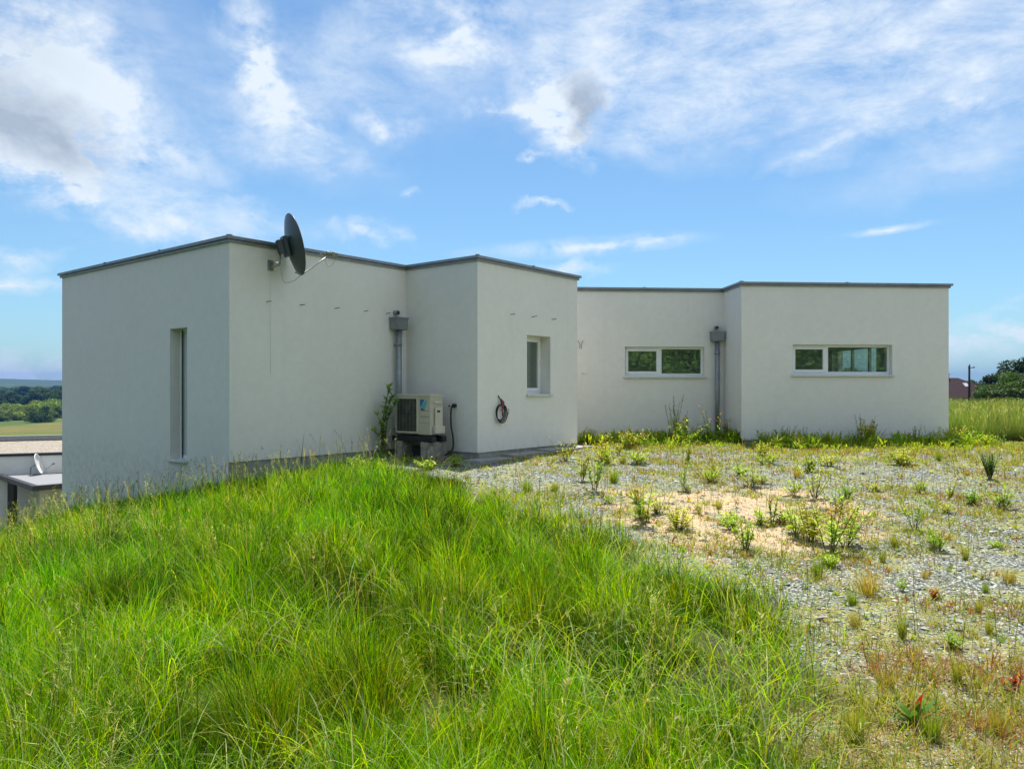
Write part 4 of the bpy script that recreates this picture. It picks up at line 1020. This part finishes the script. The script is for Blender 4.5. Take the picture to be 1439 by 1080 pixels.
    # dead straw lying about, and single thin stalks
    n2 = 5000; Y = 2.1+5*rng.random(n2); X = (.2+.6*rng.random(n2))*Y; g, f, s, dr, ga = zones(X, Y); k = rng.random(n2) < dr*.9; X, Y = X[k], Y[k]; N = len(X)
    c = pal(N, [(.45, .36, .20), (.34, .25, .12), (.5, .45, .3)], [1, 1, .5])
    parts.append(strips(np.stack([X, Y, gz(X, Y)+.01], -1), rng.uniform(0, 6.28, N), rng.uniform(.7, 1.5, N), rng.uniform(.06, .25, N), rng.uniform(.002, .005, N), rng.uniform(0, .8, N), c, c, 3))
    n3 = 1500; Y = 2.3+12*rng.random(n3); X = (-.02+.8*rng.random(n3))*Y; g, f, s, dr, ga = zones(X, Y); k = (rng.random(n3) < .8*(1-g)*(1-f)) & ~inside([(q.x, q.y) for q in offset_poly(FOOT, .45)], X, Y); X, Y = X[k], Y[k]; N = len(X)
    c = pal(N, [(.15, .19, .05), (.22, .17, .08), (.30, .30, .14)], [1, 1, .7])
    parts.append(strips(np.stack([X, Y, gz(X, Y)], -1), rng.uniform(0, 6.28, N), rng.uniform(0, .25, N), rng.uniform(.12, .38, N), .0022+.0004*Y, rng.uniform(0, .6, N), c*.8, c, 3, None, .3))
    V, Q, C = merge(parts)
    tag(link_mesh('ground_cover', fast_mesh('ground_cover', V, Q, np.clip(C, .004, .8), GRASSM), None), 'patches of low yellow green moss, straw and seedlings over the gravel', 'ground cover', kind='stuff')
low_cover()

# ------------------------------------------------------------------ individual weeds
def leafy(h, nst, nl, ll, lw, c, spread=.25, tipc=None, seed=1, erect=.5, fl=None):
    """stems and lance shaped leaves -> (stem mesh, foliage mesh)"""
    r = np.random.default_rng(seed); st = MB(); parts = []
    for k in range(nst):
        a = r.uniform(0, 6.28); le = r.uniform(.0, spread); H = h*r.uniform(.6, 1.0); b = r.uniform(-.4, .4)*spread
        pts = [Vector((r.normal(0, .012)*0+math.cos(a)*(le*H*s+b*H*s*s*.5)+.015*math.cos(a), math.sin(a)*(le*H*s+b*H*s*s*.5)+.015*math.sin(a), H*s)) for s in np.linspace(0, 1, 6)]
        st.tube(pts, [.0045*max(.6, h*1.6)*(1-.7*s) for s in np.linspace(0, 1, 6)], 5, cap=False)
        n = nl; s = r.uniform(.12, 1.0, n)**.8; idx = s*5; i0 = np.minimum(4, idx.astype(int)); fr = (idx-i0)[:, None]
        P = np.array([tuple(p) for p in pts]); root = P[i0]*(1-fr)+P[i0+1]*fr
        sc = (1.15-.65*s)*r.uniform(.6, 1.15, n)
        cc = np.array(c)*(1+r.normal(0, .16, (n, 1)))
        if tipc is not None: cc = np.where((s > .7)[:, None], np.array(tipc)*(1+r.normal(0, .1, (n, 1))), cc)
        az = np.arange(n)*2.4+r.normal(0, .4, n)
        parts.append(strips(root, az, r.uniform(erect-.3, erect+.5, n), ll*sc, lw*sc, r.uniform(.2, 1.1, n), cc*.85, cc*1.1, 3, r.normal(0, .2, n), .6))
    V, Q, C = merge(parts)
    # leaf shape: widest in the middle comes from the width law in strips
    fm = fast_mesh('foliage', V, Q, np.clip(C, .004, .8), LEAF)
    sm = bpy.data.meshes.new('stem'); sm.from_pydata([tuple(x) for x in st.v], [], st.f); sm.polygons.foreach_set('use_smooth', [True]*len(st.f)); sm.materials.append(STEMM)
    return sm, fm
def tuft(h, n, c, seed=1, spread=.05, w=.004):
    r = np.random.default_rng(seed); root = np.stack([r.normal(0, spread*.4, n), r.normal(0, spread*.4, n), np.zeros(n)], -1)
    az = np.arctan2(root[:, 1], root[:, 0])+r.normal(0, .6, n)
    cc = np.array(c)*(1+r.normal(0, .25, (n, 1)))
    V, Q, C = strips(root, az, np.abs(r.normal(.12, .12, n)), h*r.uniform(.5, 1, n), np.full(n, w), np.abs(r.normal(.25, .25, n)), cc*.7, cc*1.15, 4)
    return None, fast_mesh('blades', V, Q, np.clip(C, .004, .8), LEAF)
STEMM = simple('weed stem', (.12, .13, .05), .7, var=.2)
LIME, YEL, MID, DEEP = (.37, .55, .03), (.50, .57, .04), (.25, .42, .03), (.06, .15, .03)
PROTO = {
 'upright': [leafy(.5, 8, 20, .11, .036, YEL, .45, (.46, .48, .06), 3, 1.0), leafy(.5, 10, 18, .105, .036, LIME, .55, None, 4, 1.05), leafy(.5, 6, 22, .10, .032, MID, .4, (.44, .32, .05), 5, 1.0), leafy(.5, 5, 16, .12, .032, LIME, .4, (.40, .30, .05), 25, .9), leafy(.5, 12, 14, .09, .036, YEL, .8, None, 26, 1.0)],
 'low': [leafy(.22, 13, 9, .08, .034, LIME, 1.1, None, 6, .9), leafy(.26, 16, 10, .075, .032, YEL, .8, None, 7, .9), leafy(.24, 14, 11, .07, .028, MID, .8, None, 8, .8), leafy(.22, 14, 8, .10, .026, LIME, .9, (.46,.44,.06), 28, .7), leafy(.24, 10, 9, .075, .038, LIME, 1.2, None, 29, .9)],
 'willow': [leafy(.6, 3, 24, .10, .024, (.20, .34, .06), .35, (.20, .22, .11), 9, .9), leafy(.6, 8, 30, .085, .026, (.34, .48, .06), .5, (.20, .24, .09), 10, .9), leafy(.6, 4, 20, .11, .024, (.26, .38, .05), .7, (.20, .20, .10), 30, .7)],
 'tuft': [tuft(.25, 160, (.32, .36, .05), 11), tuft(.25, 140, (.42, .36, .10), 12, .07), tuft(.25, 220, (.24, .36, .03), 13, .06)],
 'bush': [leafy(.42, 30, 34, .055, .017, (.06, .17, .03), .45, None, 14, .6)],
 'red': [leafy(.12, 5, 6, .065, .036, (.28, .06, .03), .8, None, 15, .5)],
 'orange': [leafy(.12, 4, 6, .08, .05, (.42, .17, .05), .8, None, 16, .5)],
 'pale': [leafy(.34, 3, 26, .12, .022, (.26, .36, .12), .12, None, 17, .9)],
}
def plant(kind, var, px, py, hpx, name, label, cat, group=None, at=None, wide=1.0):
    x, y = at if at else ray(px, py); sm, fm = PROTO[kind][var % len(PROTO[kind])]
    zz = float(gz(x, y)); H0 = max(p.co.z for p in fm.vertices)
    H = hpx/1080*y; sc = H/H0
    if sm is None:
        o = bpy.data.objects.new(name, fm); col.objects.link(o); o.location = (x, y, zz-.005); o.scale = (sc*wide, sc*wide, sc); o.rotation_euler = (0, 0, random.uniform(0, 6.28))
        return tag(o, label, cat, group)
    r = bpy.data.objects.new(name, None); col.objects.link(r); r.empty_display_size = .1
    r.location = (x, y, zz-.005); r.scale = (sc*wide, sc*wide, sc); r.rotation_euler = (0, 0, random.uniform(0, 6.28))
    for nm, me in (('stem', sm), ('foliage', fm)):
        o = bpy.data.objects.new(nm, me); col.objects.link(o); o.parent = r
    return tag(r, label, cat, group)

# tall climbing weed in the corner by the unit
def corner_weed():
    b = Vector((-2.20, 13.12, float(gz(-2.2, 13.12))))
    r = np.random.default_rng(5); o = empty('tall_weed', tuple(b), 'tall leafy weed growing up the wall left of the air conditioner', 'plant')
    st = MB(); parts = []
    for k, (tx, H) in enumerate(((.10, 1.22), (.16, 1.05), (-.10, .75), (.02, .6), (.25, .95), (-.18, .5))):
        pts = smooth_path([b+Vector((.02*k-.05, 0, 0)), b+Vector((-.04+.02*k, .02, H*.35)), b+Vector((tx*.3, .02, H*.7)), b+Vector((tx, .05-.06*k, H))], 4)
        st.tube(pts, [.009*(1-.7*i/(len(pts)-1)) for i in range(len(pts))], 6, cap=False)
        P = np.array([tuple(p-b) for p in pts]); n = 64 if H > .9 else 30; s = np.sort(r.uniform(.12, 1, n))
        if H > .9: s = 1-(1-s)*r.uniform(.2, 1, n)
        idx = s*(len(P)-1); i0 = np.minimum(len(P)-2, idx.astype(int)); fr = (idx-i0)[:, None]; root = P[i0]*(1-fr)+P[i0+1]*fr
        c = np.array((.26, .42, .12))*(1+r.normal(0, .22, (n, 1)))
        parts.append(strips(root, r.uniform(0, 6.28, n), r.uniform(.4, 1.3, n), r.uniform(.09, .16, n), r.uniform(.032, .055, n), r.uniform(.2, 1.3, n), c*.8, c*1.15, 3, r.normal(0, .3, n), .6))
    st.build('stem', STEMM, o); V, Q, C = merge(parts)
    fo = bpy.data.objects.new('foliage', fast_mesh('foliage', V, Q, np.clip(C, .004, .8), LEAF)); col.objects.link(fo); fo.parent = o
corner_weed()

plant('bush', 0, 1391, 673, 40, 'bushy_weed', 'dense dark green bushy weed standing alone on the gravel at the right', 'plant', wide=1.15)
plant('tuft', 0, 1268, 897, 46, 'grass_tuft', 'upright yellow green grass tuft alone on the gravel, nearest of the tufts', 'grass tuft', wide=.8)
plant('tuft', 1, 1220, 836, 48, 'grass_tuft', 'dry spreading grass tuft on the gravel beside the edge of the long grass', 'grass tuft', wide=1.2)
plant('tuft', 2, 1150, 812, 34, 'grass_tuft', 'small green grass tuft at the very edge of the long grass', 'grass tuft', wide=.9)
plant('tuft', 1, 1418, 818, 26, 'grass_tuft', 'short brownish grass tuft near the right edge of the gravel', 'grass tuft', wide=1.4)
plant('tuft', 0, 1357, 786, 24, 'grass_tuft', 'thin dry grass tuft in the middle of the gravel, farther than the lime seedling', 'grass tuft', wide=1.0)
plant('tuft', 2, 1385, 832, 18, 'grass_tuft', 'tiny green grass tuft between the short brown tuft and the orange leaves', 'grass tuft', wide=1.0)
plant('low', 0, 1268, 830, 26, 'seedling', 'bright lime seedling in the open gravel', 'plant', wide=.6)
plant('low', 0, 1340, 912, 30, 'seedling', 'bright lime leafy seedling with a dark shadow at its foot', 'plant', wide=.8)
plant('orange', 0, 1315, 842, 18, 'orange_weed', 'small weed with orange brown leaves flat on the gravel', 'plant', wide=1.0)
plant('red', 0, 1420, 972, 30, 'red_weed', 'small weed with crimson leaves at the right edge', 'plant', wide=.9)
plant('pale', 0, 1035, 1010, 46, 'pale_weed', 'pale green star shaped weed in the long grass', 'plant', wide=.8)
def dock():
    x, y = ray(1285, 1020); b = (x, y, float(gz(x, y))); o = empty('dock_plant', b, 'dock plant with green leaves and one bright red leaf in the dry ground', 'plant')
    n = 16; r = np.random.default_rng(2); c = np.array([(.12, .26, .04)]*5+[(.26, .30, .05)]*2+[(.09, .20, .04)]*6+[(.34, .022, .022), (.40, .13, .06), (.22, .26, .04)])
    az = np.linspace(0, 6.28, n, endpoint=False)+r.normal(0, .3, n); az[13] = -1.35; le = r.uniform(.1, .9, n); le[13] = .10; L = r.uniform(.10, .18, n); L[13] = .185; az[14] = -1.0; le[14] = .45
    V, Q, C = strips(np.zeros((n, 3)), az, le, L, np.full(n, .046), r.uniform(.3, 1.1, n), c*.9, c*1.1, 5, r.normal(0, .3, n), .5)
    f = bpy.data.objects.new('leaves', fast_mesh('leaves', V, Q, np.clip(C, .004, .8), LEAF)); col.objects.link(f); f.parent = o
dock()
LBL = {'upright': ('upright_weed', 'upright yellow green leafy weed growing through the gravel', 'upright weeds scattered over the gravel'),
       'low': ('low_weed', 'low spreading lime green weed on the gravel', 'low weeds scattered over the gravel'),
       'willow': ('willowherb', 'slender dark leafed weed at the foot of the far wall', 'weeds along the foot of the far wall'),
       'tuft': ('grass_tuft', 'small tuft of grass standing in the gravel', 'small grass tufts in the gravel')}
def weed(kind, var, px, py, h, wide=1.0):
    nm, lb_, gp = LBL[kind]; plant(kind, var, px, py, h, nm, lb_, 'plant' if kind != 'tuft' else 'grass tuft', gp, wide=wide)
plant('low', 1, 955, 744, 38, 'low_weed', 'broad yellow green clump of weeds in the sandy patch', 'plant', wide=1.5)
plant('low', 2, 1048, 772, 46, 'low_weed', 'dark green dense clump between the sandy patch and the long grass', 'plant', wide=.9)
for (k_, vv, px, py, h, w) in [
    ('upright', 0, 1165, 778, 82, 1.0), ('upright', 1, 1188, 768, 66, 1.0), ('upright', 0, 1140, 762, 60, 1.1), ('upright', 1, 1118, 752, 52, 1.1), ('upright', 0, 1085, 732, 42, 1.2),
    ('upright', 2, 1192, 740, 44, 1.0), ('upright', 0, 905, 738, 66, .9), ('upright', 2, 900, 728, 50, .8), ('upright', 1, 925, 722, 36, 1.2), ('upright', 2, 836, 690, 74, .6), ('upright', 0, 818, 676, 50, .7),
    ('upright', 2, 960, 690, 54, .5), ('upright', 0, 966, 652, 36, .7), ('upright', 1, 1285, 745, 62, .6), ('upright', 0, 1318, 775, 40, 1.0), ('upright', 2, 1335, 700, 30, .9), ('upright', 1, 1312, 770, 34, 1.0),
    ('upright', 1, 1145, 700, 62, .7), ('upright', 0, 1000, 668, 26, 1.0), ('upright', 1, 795, 648, 34, .8), ('upright', 0, 850, 648, 40, 1.0), ('upright', 0, 868, 640, 24, 1.1),
    ('low', 0, 898, 652, 22, 1.3), ('low', 1, 1058, 684, 26, 1.2), ('low', 0, 1040, 668, 18, 1.3), ('low', 1, 1072, 640, 22, 1.2), ('low', 0, 1293, 692, 22, .8), ('low', 2, 1366, 708, 22, 1.3), ('low', 1, 1268, 654, 26, 1.8),
    ('low', 0, 1340, 912, 20, .8), ('low', 1, 1165, 655, 20, 1.6), ('low', 2, 1100, 735, 22, 1.1), ('low', 1, 1230, 690, 14, 1.6), ('low', 0, 1400, 770, 14, 1.2), ('low', 1, 1330, 720, 16, 1.4),
    ('low', 2, 1190, 700, 20, 1.4), ('low', 1, 640, 655, 16, 1.6), ('low', 0, 600, 660, 18, 1.5), ('low', 2, 500, 660, 22, 1.6), ('low', 1, 530, 664, 20, 1.5),
    ('tuft', 0, 1240, 790, 20, 1.0), ('tuft', 1, 1300, 812, 16, 1.2), ('tuft', 0, 1375, 860, 22, 1.0), ('tuft', 2, 1198, 850, 24, 1.0), ('tuft', 1, 1202, 880, 26, 1.0), ('tuft', 0, 1345, 960, 40, .8), ('tuft', 1, 1245, 965, 32, 1.2),
    ('tuft', 0, 1390, 890, 26, .8), ('tuft', 2, 1310, 1040, 44, 1.0), ('tuft', 1, 1400, 1030, 44, 1.0), ('tuft', 0, 1200, 1045, 60, 1.0), ('tuft', 0, 780, 690, 16, 1.4), ('tuft', 2, 740, 690, 18, 1.4), ('tuft', 0, 1010, 715, 16, 1.3)]:
    weed(k_, vv if k_ == 'tuft' else vv+3*((px+py) % 2), px, py, h*1.08, w*(1.25 if k_ == 'upright' else 1.1))
for k_ in range(34):
    px = random.Random(k_*7+1).uniform(830, 1430); py = random.Random(k_*5+2).uniform(640, 800)
    if px < 1100 and py > 760: py -= 60
    weed(['upright', 'low', 'low', 'tuft'][k_ % 4], k_, px, py, random.Random(k_).uniform(14, 34)*(.7 if k_ % 4 == 3 else 1), 1.2)
rw = random.Random(9)
def along(p0, p1, n, off, hr, kinds):
    dr_ = (p1-p0); Lw = dr_.length; dr_ = dr_/Lw; no = Vector((dr_.y, -dr_.x, 0))
    for i in range(n):
        p = p0+dr_*(Lw*(i+rw.random())/n)+no*rw.uniform(*off); k_ = rw.choice(kinds); nm, lb_, gp = LBL[k_]
        if k_ != 'willow': lb_, gp = ('leafy yellow green weed in the row at the foot of the far wall', 'leafy weeds in the row at the foot of the far wall')
        plant(k_, rw.randrange(4), 0, 0, rw.uniform(*hr), nm, lb_, 'plant', gp, at=(p.x, p.y), wide=rw.uniform(.9, 1.6))
along(PG, PH+dd*.35, 14, (.35, 1.6), (12, 28), ['upright', 'low', 'low'])
along(PG+dd*.1, PG+dd*1.6, 5, (.2, .9), (20, 34), ['low', 'upright', 'willow'])
along(PG+dd*2.0, PG+dd*2.7, 7, (.2, .9), (26, 46), ['upright', 'upright', 'willow'])
along(PH-dd*1.4, PH+dd*.5, 8, (.2, 1.2), (16, 36), ['low', 'upright', 'willow'])
along(PF-dd*2.0, PF+dd*.1, 9, (.45, 1.5), (18, 38), ['upright', 'low', 'upright'])
along(PF-dd*1.5, PF-dd*.6, 3, (.7, 1.3), (34, 56), ['upright', 'upright', 'willow'])
along(PF-dd*3.4, PF-dd*2.2, 8, (.6, 2.2), (14, 34), ['upright', 'low'])
# bramble arching against the wall, and the pale flowering weed beside it
plant('willow', 1, 0, 0, 72, 'flowering_weed', 'tall thin weed with whitish flower heads in front of the far wall', 'plant', at=(3.38, 16.1), wide=.6)

# ------------------------------------------------------------------ trees
def tree_meshes(seed, H, Rr, nleaf, lsz, c, nclump=26, low=.15):
    r = np.random.default_rng(seed); tr = MB(); tr.tube([(0,0,-1), (0.02*H,0,H*.3), (0,.01*H,H*.62)], [H*.028, H*.02, H*.008], 8, cap=False)
    for k in range(9):
        a = r.uniform(0, 6.28); z = H*r.uniform(.22, .5); L = Rr*r.uniform(.5, .85)
        tr.tube([(0,0,z), (math.cos(a)*L*.5, math.sin(a)*L*.5, z+H*.12), (math.cos(a)*L, math.sin(a)*L, z+H*.25)], [H*.010, H*.006, H*.003], 5, cap=False)
    tm = bpy.data.meshes.new('trunk'); tm.from_pydata([tuple(x) for x in tr.v], [], tr.f); tm.materials.append(BARK)
    # clumps of leaves spread through the crown's volume
    d = r.normal(0, 1, (nclump, 3)); d /= np.linalg.norm(d, axis=1)[:, None]; rad_ = r.uniform(.35, .86, (nclump, 1))
    cen = d*rad_*np.array([Rr, Rr, H*(1-low)/2]); cen[:, 2] += H*(1+low)/2
    cr = r.uniform(.22, .42, nclump)*Rr
    n = nleaf; i = r.integers(0, nclump, n); q = r.normal(0, 1, (n, 3)); q /= np.linalg.norm(q, axis=1)[:, None]
    P = cen[i]+q*(cr[i]*r.uniform(.55, 1.05, n))[:, None]*np.array([1, 1, .75])
    a = r.normal(0, 1, (n, 3)); a /= np.linalg.norm(a, axis=1)[:, None]; b = np.cross(a, q+r.normal(0, .4, (n, 3))); b /= np.linalg.norm(b, axis=1)[:, None]+1e-6
    s = (lsz*r.uniform(.6, 1.4, n))[:, None]
    V = np.stack([P-a*s, P-b*s*.6, P+a*s, P+b*s*.6], 1).reshape(-1, 3); Q = np.arange(n*4).reshape(-1, 4)
    cc = np.array(c)*(1+r.normal(0, .25, (n, 1)))*(1+.25*r.normal(0, 1, nclump)[i][:, None]); cc = np.repeat(np.clip(cc, .004, .5), 4, 0)
    return tm, fast_mesh('crown', V, Q, cc, TREEM, False)
TREES = [tree_meshes(1, 12, 5.0, 20000, .19, (.045, .095, .018), 34, .06), tree_meshes(2, 12, 5.6, 20000, .19, (.06, .115, .02), 30, .06), tree_meshes(3, 12, 4.4, 20000, .18, (.028, .065, .018), 36, .06),
         tree_meshes(4, 5, 3.2, 9000, .13, (.17, .25, .05), 24, -.25), tree_meshes(5, 5, 3.0, 9000, .13, (.07, .13, .03), 24, -.25), tree_meshes(6, 12, 6.2, 34000, .15, (.13, .25, .05), 44, -.05)]
def tree(i, x, y, zb, H, label, group=None, wide=1.0, name='tree'):
    tm, cm = TREES[i]; H0 = 12 if i < 3 or i == 5 else 5; s = H/H0
    o = bpy.data.objects.new(name, None); col.objects.link(o); o.location = (x, y, zb); o.scale = (s*wide, s*wide, s); o.rotation_euler = (0, 0, random.uniform(0, 6.28))
    tag(o, label, 'tree' if name == 'tree' else 'bush', group)
    for nm, me in (('trunk', tm), ('crown', cm)):
        c = bpy.data.objects.new(nm, me); col.objects.link(c); c.parent = o
def tpx(i, px, ytop, ybase, Y, label, group=None, wide=1.0, name='tree'):
    x = (px-719.5)/1080*Y; zt = CAMZ+(545-ytop)/1080*Y; zb = CAMZ+(545-ybase)/1080*Y
    g = float(gz(x, Y)); zb = min(zb, g); tree(i, x, Y, zb, zt-zb, label, group, wide, name)
# right hand side
tpx(2, 1446, 498, 575, 96, 'tallest dark tree at the right edge behind the meadow', wide=1.15)
tpx(0, 1418, 518, 572, 92, 'mid green broad tree between the maroon roofed house and the tallest tree', wide=1.25)
tpx(1, 1432, 520, 572, 88, 'lighter green tree in front of the tallest dark tree', wide=1.1)
tpx(0, 1374, 529, 572, 128, 'small rounded tree just behind the utility pole', wide=1.0)
tpx(1, 1392, 536, 572, 132, 'low tree behind the brown roofed house', wide=1.1)
tpx(1, 1404, 534, 572, 90, 'rounded green tree at the left end of the tree group behind the meadow', wide=1.2)
tpx(4, 1412, 546, 572, 84, 'dark bush at the left end of the row behind the meadow', wide=1.3, name='bush')
tpx(4, 1430, 541, 572, 78, 'dense bush in the row behind the meadow', wide=1.5, name='bush')
tpx(4, 1455, 538, 572, 76, 'bush at the right end of the row behind the meadow', wide=1.5, name='bush')
for k, (px, yt) in enumerate(((1500, 500), (1560, 510), (1640, 490), (1240, 518), (1185, 514), (1215, 521))):
    tpx(k % 3, px, yt, 575, 100+8*k, 'tree in the belt beyond the right side of the plot', 'trees beyond the right side of the plot', 1.2)
# valley on the left: field trees, wood edge
V_ = [(3, 27, 567, 586, 470, 'round bush standing on the yellow field at the far left', 1.5), (3, 44, 562, 585, 480, 'pale green bush in the middle of the field hedge', 1.7), (4, 56, 568, 594, 440, 'dark bush in front of the field hedge', 1.25),
      (3, 66, 560, 582, 500, 'pale bushy tree at the right end of the field hedge', 1.8), (4, 5, 582, 592, 450, 'low dark hedge bush at the left edge of the field', 2.2), (3, 16, 566, 578, 540, 'lighter bush left of the field hedge', 2.0)]
for (i, px, a, b, Y, lab, w) in V_: tpx(i, px, a, b, Y, lab, None, w, 'bush')
rt = random.Random(4)
for k in range(22):
    px = rt.uniform(42, 112); Y = rt.uniform(560, 760); top = 541+rt.uniform(0, 10)-max(0, 10-(px-40)*.25)*-.6
    tpx(rt.choice([0, 2, 2]), px, top, 584, Y, 'dark tree of the wood beyond the yellow field', 'trees of the dark wood beyond the field', 1.3)
for k in range(24):
    px = rt.uniform(-40, 50); Y = rt.uniform(560, 800)
    tpx(rt.choice([0, 1, 2]), px, 550+rt.uniform(0, 12), 584, Y, 'green tree of the loose wood left of the dark wood', 'trees of the loose wood on the left', 1.4)
for k in range(34):
    px = rt.uniform(-35, 112); Y = rt.uniform(900, 1350)
    tpx(rt.choice([0, 1, 2]), px, 541+rt.uniform(0, 5), 566, Y, 'far bluish green tree in the valley', 'far trees along the valley', 1.8)
# trees behind the camera, mirrored in the panes
for k in range(12):
    tree(5, -30+k*6+rt.uniform(-1, 1), -24+rt.uniform(-3, 3), -2.5, rt.uniform(10, 13), 'tree of the row mirrored in the window panes, '+['first','second','third','fourth','fifth','sixth','seventh','eighth','ninth','tenth','eleventh','twelfth'][k]+' from the left', 'trees mirrored in the window panes', 1.35)

# ------------------------------------------------------------------ air
def haze():
    mb = MB(); mb.box(-6900, 6900, -6900, 6900, -60, 130)
    m = bpy.data.materials.new('haze'); m.use_nodes = True; N = m.node_tree.nodes; N.clear()
    o = N.new('ShaderNodeOutputMaterial'); p = N.new('ShaderNodeVolumePrincipled'); p.inputs['Density'].default_value = HAZE; p.inputs['Color'].default_value = (.07, .22, .62, 1)
    p.inputs['Anisotropy'].default_value = .2
    m.node_tree.links.new(p.outputs[0], o.inputs['Volume'])
    tag(mb.build('haze', m), 'thin blue haze over the valley and hills', 'haze', kind='stuff')
HAZE = 0.00013
haze()

# ------------------------------------------------------------------ labels: look-alikes are told apart by their order
def ordinal(n):
    one = ['', 'first', 'second', 'third', 'fourth', 'fifth', 'sixth', 'seventh', 'eighth', 'ninth', 'tenth', 'eleventh', 'twelfth', 'thirteenth', 'fourteenth', 'fifteenth', 'sixteenth', 'seventeenth', 'eighteenth', 'nineteenth']
    if n < 20: return one[n]
    t = {2: 'twent', 3: 'thirt', 4: 'fort', 5: 'fift', 6: 'sixt', 7: 'sevent'}[n//10]
    return t+'ieth' if n % 10 == 0 else t+'y-'+one[n % 10]
SHORT = {'upright yellow green leafy weed growing through the gravel': 'upright yellow green leafy weed on the gravel', 'slender dark leafed weed at the foot of the far wall': 'slender dark leafed weed against the far wall',
         'leafy yellow green weed in the row at the foot of the far wall': 'leafy yellow green weed along the far wall', 'dark tree of the wood beyond the yellow field': 'dark tree of the wood beyond the yellow field',
         'green tree of the loose wood left of the dark wood': 'green tree of the loose wood beside the dark wood', 'tree in the belt beyond the right side of the plot': 'tree in the belt beyond the plot'}
groups = {}
for o in scene.objects:
    if o.parent is None and 'group' in o and 'label' in o: groups.setdefault((o['group'], o['label']), []).append(o)
for (g, l), lst in groups.items():
    if len(lst) < 2 or 'mirrored' in g: continue
    lst.sort(key=lambda o: o.location.x/max(1, o.location.y))
    for i, o in enumerate(lst):
        o['label'] = SHORT.get(l, l) + ', ' + ordinal(i+1) + ' from the left'
